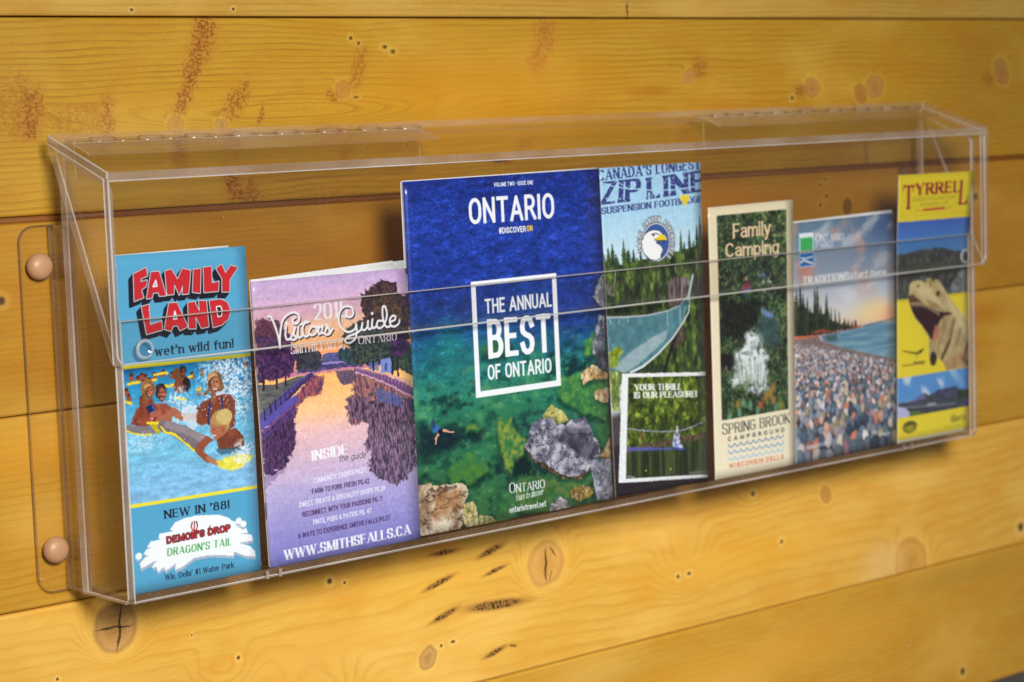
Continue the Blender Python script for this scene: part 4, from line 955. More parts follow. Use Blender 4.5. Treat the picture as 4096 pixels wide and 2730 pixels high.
    s.text('ZIP', w[0], w[1], 18, nv, th=.27, thin=.10, serif=.12, track=.06, slant=.12)
    w = [(48.8,27.6),(111.8,24.1)]
    s.text('LINE', w[0], w[1], 17.5, nv, th=.26, thin=.10, serif=.12, track=.08)
    w = [(-0.4,36.7),(110.8,32.7)]
    s.text('SUSPENSION FOOTBRIDGE', w[0], w[1], 5.3, nv, th=.26, thin=.09, serif=.15, track=.05)
    w = [(51.8,27.3),(57.7,27.0)]
    s.poly([(50.9,21.9),(59.2,21.5),(59.5,28.2),(50.6,28.3)], (170, 214, 242), .5); s.text('&', w[0], w[1], 5.8, nv, th=.2)
    sky = (172, 214, 242)
    s.line([(-1.0,11.0),(12.4,14.7),(27.2,17.4),(57.5,20.5),(86.2,21.1),(110.7,19.0)], .9, sky, .3); s.line([(16.1,10.3),(30.6,18.3)], .7, sky, .3); s.line([(73.2,15.2),(92.2,21.4)], .6, sky, .3)
    m = sm(.68, .74, s.fbm(1.3, 1.3, 3, 77)) * sm([(49.9,29.6)][0][1], [(50.0,27.9)][0][1], s.Y)
    s.put(m * .9, sky)
    # round eagle badge
    cx, cy = [(57.8,62.4)][0]; R_ = 15.6
    s.ell(cx + .6, cy + .9, R_ + .8, R_ + .8, (90, 110, 130), 1.6, alpha=.5)
    s.ell(cx, cy, R_ + .6, R_ + .6, (30, 34, 48)); s.ell(cx, cy, R_, R_, (240, 244, 248)); s.ell(cx, cy, R_ - .9, R_ - .9, (30, 40, 70)); s.ell(cx, cy, R_ - 1.3, R_ - 1.3, (54, 92, 164))
    hd = [(42.9,61.1),(45.0,56.0),(49.9,53.3),(55.9,52.4),(61.8,53.6),(65.3,56.4),(60.3,60.9),(57.2,62.8),(63.0,65.8),(65.8,70.3),(62.7,71.9),(61.9,75.7),(57.0,77.1),(49.9,75.4),(44.2,70.7),(41.5,66.2)]
    s.poly(hd, (28, 32, 46), .4, grow=.6); s.poly(hd, (244, 247, 250), .4)
    s.poly([(43.1,58.5),(39.3,61.7),(39.7,65.2),(42.9,61.9),(40.9,66.1),(44.6,63.8)], (244, 247, 250), .4); s.line([(43.0,58.7),(39.3,61.9),(40.0,64.8)], .6, (30, 34, 48))
    s.poly([(55.5,59.7),(60.4,58.3),(63.5,56.5),(67.7,57.4),(69.9,60.6),(68.9,61.8),(65.1,60.9),(60.3,61.0)], (240, 206, 40), .3, grow=.2); s.line([(56.1,60.6),(61.4,61.5),(66.3,61.5),(69.4,62.0)], .7, (36, 36, 46)); s.line([(66.8,62.1),(66.1,65.1)], .9, (36, 36, 46))
    s.ell(*[(55.3,56.5)][0], 1.3, 1.0, (60, 50, 30)); s.line([(52.7,55.8),(57.5,55.2),(61.7,56.4)], .8, (70, 70, 84), .3)
    s.poly([(64.8,65.9),(68.0,63.5),(70.8,68.1),(68.1,73.1),(64.4,75.5),(62.6,74.5),(66.4,70.4)], (54, 92, 164), .4); s.line([(63.2,70.2),(66.5,69.5),(64.5,72.0),(62.6,74.5)], .6, (36, 36, 46))
    tx = 'EAGLE CANYON ADVENTURES'; rr = R_ + 3.1
    for k, ch in enumerate(tx):
        if ch == ' ': continue
        a = math.radians(196 - k * (196 + 42) / (len(tx) - 1))
        ux, uy = math.cos(a), -math.sin(a); tx_, ty_ = -uy, ux   # outward, along
        px, py = cx + ux * (rr - 2.1), cy + uy * (rr - 2.1)
        gw, stk, _ = GLYPH[ch]; hh = 4.3; sw = 2.1 / max(gw + .12, .3) if ch != 'I' else 3.2
        for gr, cc in ((.55, (36, 40, 54)), (0, (240, 244, 248))):
            for q in stk:
                s.line([(px + tx_ * (x - gw / 2) * sw + ux * y_ * hh, py + ty_ * (x - gw / 2) * sw + uy * y_ * hh) for x, y_ in q], .75 + gr * 2, cc, .3, alpha=.85 if gr else 1)
    return s


def paint_camping():
    s = Canvas(102.5, 229.6)
    s.img[:] = s.grad([(0, (232, 220, 186)), (229, (240, 232, 206))])
    q = [[(9.7,6.7)][0], [(93.3,7.6)][0], [(94.5,180.2)][0], [(9.5,180.1)][0]]
    x0 = (q[0][0] + q[3][0]) / 2; x1 = (q[1][0] + q[2][0]) / 2; y0 = (q[0][1] + q[1][1]) / 2; y1 = (q[2][1] + q[3][1]) / 2
    m, sl = s.polymask([(x0, y0), (x1, y0), (x1, y1), (x0, y1)], .25)
    keep = s.img.copy()
    foliage(s, [(x0 - 3, y0 - 3), (x1 + 3, y0 - 3), (x1 + 3, y1 + 3), (x0 - 3, y1 + 3)], (20, 28, 24), (50, 78, 44), (104, 136, 78), 2.8, 4, 1.1)
    def blot(pts, c, a=.7, sf=6): s.poly(pts, c, sf, rough=3.5, rs=5, alpha=a)
    b = sm(.58, .72, s.fbm(2.4, 2.4, 4, 8)); X0, Y0 = [(75.9,18.3)][0]
    s.put(b * sm(40, 5, np.hypot(s.X - X0, (s.Y - Y0) * .8)) * .75, (206, 212, 110))
    b = sm(.57, .72, s.fbm(1.8, 1.8, 4, 18)); s.put(b * .55, (130, 168, 130)); b = sm(.62, .72, s.fbm(1.5, 1.5, 3, 61)); s.put(b * .45, (196, 170, 110))
    blot([(58.7,49.5),(68.1,49.4),(75.0,60.6),(82.0,67.7),(74.9,67.1),(66.7,58.3)], (16, 16, 16), .8)
    blot([(10.8,77.0),(60.2,82.2),(57.5,98.3),(50.0,109.8),(33.4,112.2),(9.7,109.9)], (22, 18, 16), .75); blot([(9.2,123.6),(24.8,126.8),(26.8,137.6),(18.5,139.1),(8.9,131.6)], (24, 16, 22), .8, 3)
    for p in ([(22.4,6.5),(25.5,32.4),(25.3,73.4)], [(31.9,9.6),(32.8,39.4)], [(74.3,8.4),(74.4,32.8)], [(18.7,14.3),(21.6,46.6),(23.1,72.4)]): s.line(p, 1.2, (46, 40, 30), .6, alpha=.7)
    blot([(60.8,60.2),(67.8,62.5),(67.8,64.9),(60.7,63.5)], (120, 150, 200), .8, 2); blot([(62.4,92.2),(72.0,90.6),(76.6,99.2),(62.2,97.9)], (120, 150, 206), .85, 3); blot([(59.9,96.9),(81.4,100.5),(85.9,123.0),(54.5,119.9)], (66, 92, 106), .6, 5)
    b = sm(.5, .66, s.fbm(2.6, 2.6, 4, 28)); X0, Y0 = [(70.1,69.2)][0]; s.put(b * sm(16, 4, np.hypot(s.X - X0, s.Y - Y0)) * .9, (170, 206, 170))
    # seated figure in red
    s.poly([(39.5,67.4),(42.5,64.4),(46.5,66.4),(47.3,69.7),(44.0,73.4),(39.5,72.3)], (150, 40, 76), .8); s.ell(*[(42.8,64.8)][0], 2.2, 3.0, (70, 44, 40), .6); s.ell(*[(42.9,62.8)][0], 1.4, 1.6, (196, 150, 120), .6)
    s.poly([(38.7,72.2),(47.5,70.9),(48.6,73.4),(41.6,74.9)], (90, 130, 190), .8); s.line([(40.4,76.0),(43.8,78.3)], 1.6, (60, 90, 150), .8)
    # waterfall
    def fall(pts, a, sx, sy, seed, c=(228, 236, 244)):
        mm, l2 = s.polymask(pts, 6, grow=1.5, rough=3.2, rs=4, seed=seed)
        f = s.fbm(sx, sy, 4, seed, sl=l2); s.put(mm * np.clip(.55 + (f - .44) * 2.6, 0, 1) * a, c, l2)
    fall([(45.2,113.4),(53.5,115.0),(59.3,119.7),(66.3,127.8),(68.6,133.8),(49.4,133.4),(35.2,130.3),(27.1,126.2),(33.1,123.6),(40.3,120.3)], 1.0, 3, 3, 3)
    fall([(43.0,108.3),(50.1,108.2),(59.4,116.4),(61.7,120.6),(40.3,118.5)], .9, 3, 3, 5)
    fall([(30.6,127.4),(63.8,133.3),(65.9,145.8),(64.5,153.1),(44.2,150.0),(30.0,146.9),(27.9,137.7)], .95, .9, 14, 6); fall([(21.7,147.6),(32.4,145.5),(38.2,150.2),(27.4,153.1)], 1.0, 2.5, 2.5, 7)
    fall([(48.9,151.4),(65.8,153.2),(68.1,158.4),(55.9,161.2),(41.5,157.9)], .9, 2, 2.4, 9); s.line([(66.6,142.6),(66.7,153.3)], .8, (180, 190, 200), .5)
    for p, c_ in (([(70.4,163.6)], (206, 150, 70)), ([(64.2,167.0)], (196, 140, 60)), ([(58.0,172.9)], (220, 110, 60)), ([(73.9,169.8)], (200, 150, 80)), ([(30.5,168.1)], (190, 150, 60)), ([(83.7,175.9)], (180, 170, 70)), ([(74.2,158.3)], (196, 150, 80))):
        s.ell(*p[0], 3.4, 4.2, c_, 3.5, alpha=.65)
    for p in ([(19.5,177.5)], [(36.5,168.0)], [(44.8,171.4)], [(31.5,175.6)], [(77.4,177.6)], [(54.2,177.4)]): s.ell(*p[0], 2.6, 4.4, (96, 160, 124), 1.6, alpha=.8)
    s.warp(1.2, 3.5, 4, .6); s.photo_grain(4, .16)
    pic = s.img.copy(); s.img[:] = keep; s.put(m, pic[sl], sl)
    pk = (246, 214, 178)
    w = [(28.2,27.6),(72.7,27.6),(28.6,15.4)]
    s.text('Family', w[0], w[1], 12.4, pk, th=.15, thin=.10, serif=.04, track=.08)
    w = [(18.9,42.7),(82.5,44.0)]
    s.text('Camping', w[0], w[1], 11.4, pk, th=.15, thin=.10, serif=.04, track=.08)
    w = [(9.5,192.5),(94.8,192.5),(9.9,183.8)]
    s.text('SPRING BROOK', w[0], w[1], 8.8, (34, 40, 44), th=.16, thin=.05, serif=.1, small={0: 1.1})
    w = [(16.4,198.7),(87.6,199.2)]
    s.text('CAMPGROUND', w[0], w[1], 3.7, (44, 50, 58), th=.2, track=.6)
    for (a, b), c_ in (([(16.5,204.0),(87.1,204.1)], (84, 130, 180)), ([(16.5,209.6),(87.0,210.3)], (100, 158, 214)), ([(16.6,215.3),(87.1,215.8)], (150, 200, 236))):
        P = []
        for k in range(129):
            t = k / 128; u = (t * 9) % 1
            P.append((a[0] + (b[0] - a[0]) * t, a[1] + (b[1] - a[1]) * t - 2.8 * abs(2 * u - 1) ** 2.2))
        s.line(P, 1.0, c_, .4)
    w = [(17.0,221.9),(86.5,222.8)]
    s.text('WISCONSIN DELLS', w[0], w[1], 4.0, (214, 92, 66), th=.17, track=.22)
    return s


def paint_parks():
    s = Canvas(135.3, 209.7)
    hz = [(120.8,99.8)][0][1]
    s.img[:] = s.grad([(0, (92, 124, 152)), (22, (122, 146, 172)), (45, (150, 166, 190)), (70, (190, 196, 206)), (hz - 14, (216, 214, 204)), (hz - 5, (228, 196, 176)), (hz, (196, 178, 190))])
    s.put(sm(60, 135, s.X) * sm(60, 0, s.Y) * .75, (52, 76, 124))
    cl = s.fbm(24, 18, 5, 3, rot=.9); s.put(sm(.5, .72, cl) * sm(95, 30, s.Y) * .6, (222, 160, 138))
    cl = s.fbm(30, 12, 5, 9, rot=-.4); s.put(sm(.52, .75, cl) * sm(100, 60, s.Y) * .5, (226, 222, 226))
    s.ell(*[(14.9,40.9)][0], 10, 11, (212, 132, 104), 14, alpha=.75); s.ell(*[(3.1,9.8)][0], 8, 16, (112, 122, 124), 12, alpha=.6)
    X0, Y0 = [(109.9,86.3)][0]; s.put(sm(34, 4, np.hypot((s.X - X0) * .7, (s.Y - Y0) * 2.0)) * .7, (250, 214, 150)); s.put(sm(26, 3, np.hypot((s.X - X0 - 22), (s.Y - Y0 - 6) * 1.6)) * .6, (240, 160, 120))
    # lake
    sh = [(30.8,100.8),(38.9,105.5),(49.5,110.4)]; s2 = [(37.3,107.0),(59.7,113.8),(78.0,118.7),(101.1,124.2),(136.5,132.6)]
    s.poly([[(91.0,98.1)][0], (140, hz - 3), (140, s2[-1][1] + 4)] + s2[::-1] + [[(33.1,101.8)][0], [(49.8,100.3)][0]], (132, 172, 190), .6, tex=((86, 130, 160), 22, 2.2, 2.0))
    s.line([[(91.0,98.1)][0], (140, hz - 5)], 1.2, (70, 110, 140), .5); s.poly([(35.5,101.2),(54.6,100.8),(54.4,107.1),(43.6,107.6)], (52, 66, 60), 5, alpha=.7)
    # shingle
    sky = [(-2, [(-1.8,99.8)][0][1]), [(29.6,100.2)][0], [(32.9,105.1)][0]] + s2[1:] + [(140, 212), (-2, 212)]
    s.poly(sky, (150, 128, 120), .6, tex=((110, 96, 100), 1.5, 1, 2.4))
    s.poly([(-2.4,98.2),(29.7,98.3),(37.9,99.1),(27.2,101.2),(-1.9,101.3)], (196, 110, 80), 1.2, rough=.6)
    s.poly([(-3.4,76.4),(8.3,69.7),(17.4,76.8),(27.8,82.5),(39.6,82.8),(47.7,88.3),(59.6,92.6),(71.6,96.2),(83.7,98.2),(64.3,98.6),(35.6,98.9),(-4.1,97.2)], (44, 54, 40), 1.0, rough=3, rs=2.5, tex=((74, 84, 50), 1.5, 4, 3))
    for k, (x, y, h) in enumerate([(a, b, c) for (a, b), c in zip([(-0.6,96.4),(2.9,96.8),(7.5,97.2),(11.0,97.2),(16.2,97.7),(20.3,97.7),(26.2,97.9),(29.7,98.3),(33.8,98.3),(41.5,98.7),(43.9,98.5),(47.5,98.1),(52.8,98.3),(58.2,98.0),(65.5,97.5),(70.3,97.6),(75.2,97.7),(80.0,97.8)], (58, 52, 56, 46, 42, 30, 52, 54, 32, 44, 26, 28, 26, 22, 13, 11, 10, 10))]):
        conifer(s, x, y + 1, h * .8, 11 if k < 11 else 6, [(52, 62, 44), (72, 80, 50), (44, 54, 42)][k % 3], k + 50)
    s.poly([(15.6,97.7),(35.7,95.8),(49.8,98.7),(71.5,98.5),(83.7,96.2),(91.0,98.5),(71.5,99.3),(49.8,99.5)], (190, 84, 54), 1.2, rough=1.4, rs=3, alpha=.75)
    rng = random.Random(9); pal = [(122, 130, 148), (96, 114, 132), (70, 86, 108), (176, 166, 172), (206, 198, 190), (164, 120, 112), (176, 142, 132), (84, 96, 104), (176, 164, 136), (136, 104, 112), (60, 74, 92), (210, 206, 206), (150, 150, 166), (104, 122, 140), (88, 108, 126), (186, 116, 92)]
    ytop = lambda x: np.interp(x, [-2, 25, 45, 137], [[(-0.3,105.3)][0][1], [(21.6,109.8)][0][1], [(43.8,114.4)][0][1], [(136.4,135.7)][0][1]])
    y = float(ytop(0))
    s.poly([(-2, ytop(0) + 8), (45, ytop(45) + 8), (140, ytop(140) + 10), (140, 212), (-2, 212)], (46, 48, 62), 8)
    while y < 214:
        t = max(0., min(1., (y - ytop(0)) / (209 - ytop(0)))); r = .7 + 7.6 * t ** 1.6
        x = -2 + rng.random() * r
        while x < 138:
            if y > ytop(x) + rng.uniform(-1, 1):
                c_ = rng.choice(pal); l = rng.uniform(.84, 1.22) * (1.14 - .28 * t); c_ = [min(255, v * l) for v in c_]
                rx, ry, ro = r * rng.uniform(.5, .85), r * rng.uniform(.75, 1.15), rng.uniform(-.5, .5)
                yy = y + rng.uniform(-.5, .5) * r
                if r > 1.3: s.ell(x + .1 * r, yy + .15 * r, rx * 1.12, ry * 1.1, (34, 38, 52), .4, ro)
                s.ell(x, yy, rx, ry, c_, .3 + .1 * r, ro)
                if r > 1.3: s.ell(x - .1 * r, yy - .3 * r, rx * .55, ry * .45, [min(255, v * 1.22 + 10) for v in c_], .8 * r, ro, alpha=.7)
            x += r * rng.uniform(1.0, 1.6)
        y += r * 1.15
    s.warp(.6, 3.0, 3, .3)
    # badge and lettering
    b0, b1 = [(7.4,9.4)][0], [(26.3,10.0)][0]; b3 = [(28.1,31.4)][0]
    x0, x1, y0, y1 = b0[0] - .2, b1[0] + .2, b0[1], b3[1] - 1.5
    y1 = y0 + (x1 - x0) * 1.55
    rc = lambda a, b, c, d, cc: s.poly([(a, b), (c, b), (c, d), (a, d)], cc, .3)
    rc(x0, y0, x1, y1, (150, 186, 232)); rc(x0 + .7, y0 + .7, x1 - .7, y1 - .7, (238, 244, 248)); ym = y0 + (y1 - y0) * .56
    rc(x0 + 1.4, y0 + 3.2, x1 - 1.4, ym, (60, 172, 92)); rc(x0 + .9, ym + 1, x1 - .9, y1 - 1, (40, 104, 180))
    for k in range(6): s.ell(x0 + 2.6 + k * (x1 - x0 - 5.2) / 5, y0 + 3.0, 1.3, 1.9 if k % 2 else 1.3, (238, 244, 248), .4)
    s.line([(x0 + 2, y1 - 4.5), (x0 + 6, y1 - 6.4), (x0 + 9, y1 - 5), (x1 - 2, y1 - 2.6)], 1.5, (236, 242, 248), .4); s.line([(x0 + 2, y1 - 8.4), (x0 + 9, y1 - 7.6), (x1 - 2, y1 - 8.6)], 1.0, (236, 242, 248), .4)
    wh = (240, 243, 248)
    w = [(28.8,18.7),(65.4,19.5)]
    s.text('ONTARIO', w[0], w[1], 6.2, wh, th=.15, thin=.07, serif=.1, small={0: 1.25})
    w = [(29.2,24.0),(51.3,24.3)]
    s.text('PARKS', w[0], w[1], 4.8, wh, th=.15, thin=.07, serif=.1, small={0: 1.2})
    w = [(10.8,54.6),(71.5,55.2)]
    s.text('TRADITIONS', w[0], w[1], 7.2, (244, 246, 250), th=.26, thin=.11, serif=.1)
    w = [(73.3,55.0),(121.2,56.0)]
    s.text('start here', w[0], w[1], 7.6, (242, 244, 250), th=.17, thin=.1, slant=.25, serif=.04)
    w = [(11.5,199.3),(40.4,198.3)]
    s.text('PARKGUIDE 2014', w[0], w[1], 3.4, (222, 226, 234), th=.16, slant=.1)
    w = [(109.2,199.3),(125.3,200.2)]
    s.text('Ontario', w[0], w[1], 3.6, (226, 230, 238), th=.15)
    s.line([(99.2,199.5),(101.7,194.5),(106.4,195.1),(104.0,197.8)], .8, (220, 226, 234), .4)
    return s


def paint_museum():
    s = Canvas(105, 243.5)
    ye = (230, 210, 44)
    s.img[:] = s.grad([(0, (222, 202, 40)), (60, (230, 210, 46)), (243, (236, 216, 60))])
    f = s.fbm(26, 16, 4, 3)
    ya = ([(0.7,42.9)][0][1] + [(104.4,42.1)][0][1]) / 2; yb = ([(-0.1,112.6)][0][1] + [(103.6,112.6)][0][1]) / 2
    s.poly([(-2, ya), (107, ya), (107, yb), (-2, yb)], (70, 124, 190), .3)
    m, sl = s.polymask([(-2, ya), (107, ya), (107, yb), (-2, yb)], .3)
    g = s.grad([(ya, (66, 100, 186)), (ya + 22, (72, 132, 200)), (yb, (110, 160, 214))], sl=sl); s.put(m, g, sl)
    hill = [(-2, [(4.5,72.7)][0][1]), [(17.3,70.6)][0], [(34.2,68.8)][0], [(47.3,69.2)][0], [(55.3,68.0)][0], [(67.2,69.6)][0], [(80.6,72.6)][0], [(105.0,75.4)][0], (107, [(105.0,75.4)][0][1]), (107, yb), (-2, yb)]
    s.poly(hill, (52, 52, 54), .6, rough=1.0, tex=((92, 92, 86), 2.2, 5, 3)); s.poly([(0.6,81.7),(27.7,81.8),(105.0,88.0),(105.0,96.6),(0.6,89.2)], (58, 66, 44), 3, rough=2, alpha=.6)
    s.poly([(80.5,101.8),(92.7,91.4),(103.6,91.3),(103.6,112.6),(72.5,111.5)], (150, 158, 160), 1.6, rough=2, tex=((90, 96, 96), 2, 4, 3), alpha=.85)
    s.poly([(-2, yb), (107, yb), (107, yb + 2.0), (-2, yb + 2)], (206, 186, 40), .3); s.poly([(-2, ya - 6), (107, ya - 6), (107, ya - 5), (-2, ya - 5)], (206, 188, 44), .6, alpha=.7)
    # dinosaur
    body = [(16.6,106.3),(17.3,99.6),(22.4,96.7),(31.5,96.9),(40.7,99.7),(41.3,95.9),(45.9,95.8),(51.2,100.5),(53.9,97.7),(59.8,98.5),(65.8,105.8),(75.1,116.0),(85.9,126.1)] + [(83.8,124.3),(96.4,133.4),(103.4,142.1),(104.8,163.8),(104.7,183.7),(71.1,183.5),(65.6,176.2),(61.5,172.2),(56.0,169.9),(51.8,174.0),(46.4,169.9),(44.4,165.3),(45.1,153.8),(42.4,145.6),(35.6,138.0),(24.8,130.9),(19.5,123.5),(16.2,115.3)]
    s.poly(body, (208, 190, 138), .5, rough=.6, rs=3, tex=((168, 146, 100), 4.0, 6, 1.6))
    s.poly([(65.8,105.8),(75.1,116.0),(85.9,126.1)] + [(83.8,124.3),(96.4,133.4),(103.4,142.1),(104.8,158.4),(96.3,149.5),(83.7,138.6),(75.4,129.0)], (226, 208, 160), 5, alpha=.6)
    s.poly([(61.6,132.2),(69.8,133.8),(72.6,144.8),(64.3,154.7),(56.0,166.4),(58.8,152.4),(64.3,144.0)], (150, 126, 92), 4, alpha=.6); s.poly([(18.5,100.6),(27.6,97.9),(40.7,100.5),(56.5,114.5),(67.1,124.6),(51.2,119.2),(32.8,110.1)], (222, 206, 156), 4, alpha=.6); s.poly([(40.6,115.0),(56.4,120.5),(67.1,127.4),(48.5,122.4)], (132, 104, 66), 3, alpha=.6)
    s.poly([(67.7,174.6),(78.1,172.1),(92.1,169.8),(102.0,158.2),(104.0,183.6),(71.1,183.5)], (196, 156, 112), 3, rough=2, tex=((150, 116, 76), 3, 7, 2.6), alpha=.8)
    s.poly([(16.9,115.0),(28.9,115.5),(45.2,121.2),(58.8,127.6),(69.8,129.4),(78.9,130.6),(77.5,132.3),(67.1,132.7),(60.9,136.6),(56.0,143.3),(49.2,154.2),(43.7,148.4),(35.6,138.9),(23.5,129.9)], (54, 30, 34), .8, rough=.8)
    s.poly([(53.3,140.4),(58.8,139.1),(61.5,143.8),(58.8,152.4),(49.2,155.1),(50.5,148.1)], (190, 120, 96), 1.5, rough=1, alpha=.85); s.poly([(16.6,109.7),(22.4,109.3),(32.8,116.1),(35.4,122.0),(18.5,120.7),(15.9,114.7)], (92, 56, 52), 1.2, rough=1, alpha=.9)
    for k in range(13):
        (a, b), (c, d) = [(18.9,117.3),(58.8,130.2)]
        t = k / 12; x, y = a + (c - a) * t, b + (d - b) * t - 4 * math.sin(t * 3)
        s.poly([(x - .9, y - 1), (x + .9, y - 1), (x, y + 4.2 - 2 * abs(t - .4))], (226, 208, 150), .4)
    for k in range(9):
        (a, b), (c, d) = [(24.2,130.9),(45.1,151.2)]
        t = k / 8; x, y = a + (c - a) * t, b + (d - b) * t
        s.poly([(x - .8, y + .6), (x + .8, y + .6), (x + .2, y - 2.8)], (206, 180, 130), .4)
    s.ell(*[(58.1,111.0)][0], 3.6, 3.0, (110, 92, 50), 1.2); s.ell(*[(58.5,111.2)][0], 1.5, 1.5, (30, 26, 22), .4); s.ell(*[(29.6,102.1)][0], 2.4, 1.2, (110, 88, 50), 1, -.3)
    s.poly([(44.0,97.4),(48.6,99.4),(49.2,103.7),(45.9,104.3)], (140, 110, 60), 1.5, alpha=.7)
    for q, w_ in (([(82.3,136.7),(75.3,157.5),(64.2,172.5)], 3.2), ([(75.3,156.6),(64.2,170.7)], 4.0), ([(92.1,146.5),(86.5,162.1)], 2.0), ([(102.7,162.7),(96.3,175.6),(103.3,179.9)], 3.4)): s.line(q, w_, (72, 46, 46), 2.4, alpha=.6)
    s.ell(*[(51.2,170.8)][0], 5.2, 6.4, (58, 44, 44), 1.0)
    s.warp(.6, 4.0, 3, .15)
    # small long-tailed creature and caption
    s.line([(7.4,159.5),(18.1,161.9),(27.4,163.6),(32.8,162.4)], 1.2, (110, 104, 30), .5, w2=3.2, alpha=.85); s.line([(31.5,163.1),(36.2,160.9)], 2.2, (60, 58, 24), .5); s.line([(28.8,163.8),(27.4,168.0)], .9, (120, 112, 30), .4)
    s.line([(22.7,171.5),(38.2,172.2)], 1.6, (90, 84, 30), .6, alpha=.7); s.line([(7.4,173.1),(38.2,173.7)], 1.2, (90, 84, 30), .6, alpha=.7)
    # building strip
    yc = ([(0.7,184.2)][0][1] + [(103.3,184.0)][0][1]) / 2; yd = ([(0.6,220.9)][0][1] + [(105.4,220.4)][0][1]) / 2
    m, sl = s.polymask([(-2, yc), (107, yc), (107, yd), (-2, yd)], .3)
    keep = s.img.copy()
    s.poly([(-2, yc - 2), (107, yc - 2), (107, yd + 2), (-2, yd + 2)], (92, 150, 214), .3)
    s.put(sm(.45, .7, s.fbm(16, 10, 4, 5, rot=.8)) * .85 * sm(107, 60, s.X), (206, 224, 240)); yl = yd - 22
    s.poly([(0.6,206.9),(20.6,206.9),(39.5,201.1),(44.9,204.3),(55.9,201.1),(83.6,199.5),(89.2,202.8),(104.7,204.5),(104.7,222.6),(0.6,221.3)], (58, 66, 70), .6, rough=.6, tex=((84, 84, 100), 6, 1.6, 2.6))
    s.poly([(20.6,206.5),(38.1,202.2),(40.9,206.5),(20.6,207.8)], (110, 110, 160), .4); s.poly([(55.9,200.6),(83.6,200.0),(86.4,209.7),(53.1,209.7)], (86, 86, 112), .5, tex=((60, 60, 84), 8, 1.2, 3))
    s.line([(11.2,212.0),(42.2,213.8),(83.6,216.2)], 1.6, (120, 124, 140), .6); s.poly([(42.2,211.1),(54.5,211.6),(54.5,214.3),(42.2,214.7)], (150, 156, 170), .6)
    s.poly([(0.4,209.9),(11.2,212.0),(17.2,217.1),(16.5,221.0),(0.3,220.9)], (186, 190, 226), 1.0); s.poly([(17.2,216.2),(32.7,217.1),(32.7,220.7),(17.2,220.2)], (90, 120, 60), 1.0); s.poly([(89.2,204.6),(104.7,206.3),(104.7,211.7),(86.4,213.3)], (48, 66, 40), 1.4, rough=1)
    s.poly([(97.6,212.8),(104.7,211.7),(105.0,219.5),(96.2,219.4)], (72, 76, 150), 1.0)
    pic = s.img.copy(); s.img[:] = keep; s.put(m, pic[sl], sl)
    rd = (150, 22, 40)
    w = [(8.5,31.4),(16.8,31.2)]; h1 = w[0][1] - [(8.5,9.5)][0][1]
    s.text('T', *[(4.9,31.4),(20.0,31.5)], h1, rd, th=.17, thin=.075, serif=.1)
    s.line([(7.2,9.9),(5.9,15.4)], 1.8, rd, .3, w2=.5); s.line([(19.1,10.0),(20.5,15.9)], 1.8, rd, .3, w2=.5)
    w = [(22.9,19.2),(82.7,18.9)]; s.text('YRREL', w[0], w[1], 10.8, rd, th=.26, thin=.09, serif=.12, track=.1)
    w = [(84.5,30.8),(96.3,30.5)]; s.text('L', w[0], w[1], w[0][1] - [(85.5,8.2)][0][1], rd, th=.16, thin=.07, serif=.07)
    s.poly([(92.9,30.8),(97.2,22.8),(98.0,23.0),(96.3,30.5)], rd, .3)
    ol = (186, 168, 40)
    bx = [(17.7,20.8),(82.7,20.9),(82.7,28.1),(72.6,31.0),(18.8,29.0)]; s.line(bx + [bx[0]], .5, ol, .3)
    w = [(20.7,24.7),(79.4,24.4)]; s.text('MUSEUM OF PALAEONTOLOGY', w[0], w[1], 2.6, (150, 136, 40), th=.16)
    w = [(31.1,29.0),(69.3,28.7)]; s.text('DRUMHELLER', w[0], w[1], 2.6, (150, 136, 40), th=.16, track=.3)
    s.line([(23.9,33.2),(75.3,33.1)], 1.4, (214, 160, 50), .5); s.line([(35.6,33.0),(64.0,32.5)], 1.9, (186, 50, 44), .5)
    w = [(6.5,234.3),(27.9,234.7)]; s.ell((w[0][0] + w[1][0]) / 2, w[0][1] - 4, 10.5, 5.6, (96, 90, 34), .5); s.text('TYRRELL', (w[0][0] + 1, w[0][1]), w[1], 5.4, (222, 206, 60), th=.16, thin=.07)
    w = [(75.2,233.2),(98.3,233.2)]; s.text('Alberta', w[0], w[1], 6.6, (70, 66, 40), th=.14, thin=.05, slant=.15); s.line([(66.8,236.3),(98.3,236.4)], .5, (170, 156, 50), .4)
    s.poly([(-2, 241), (107, 241), (107, 245), (-2, 245)], (240, 236, 214), .5)
    return s


PAINTERS = {'water_park': paint_water_park, 'visitors_guide': paint_visitors_guide, 'magazine': paint_magazine, 'zip_line': paint_zip_line, 'camping': paint_camping, 'parks': paint_parks, 'museum': paint_museum}

# ================================================================ THE WALL
def zf(k, x):                                # height of joint k at x
    a, b = ((.5290, 0.), (.3944, -.0010), (.2592, -.0028), (.1241, -.0004), (-.0109, -.0022), (-.1421, -.0016), (-.2775, -.003), (-.42, 0.))[k]
    return a + b * x


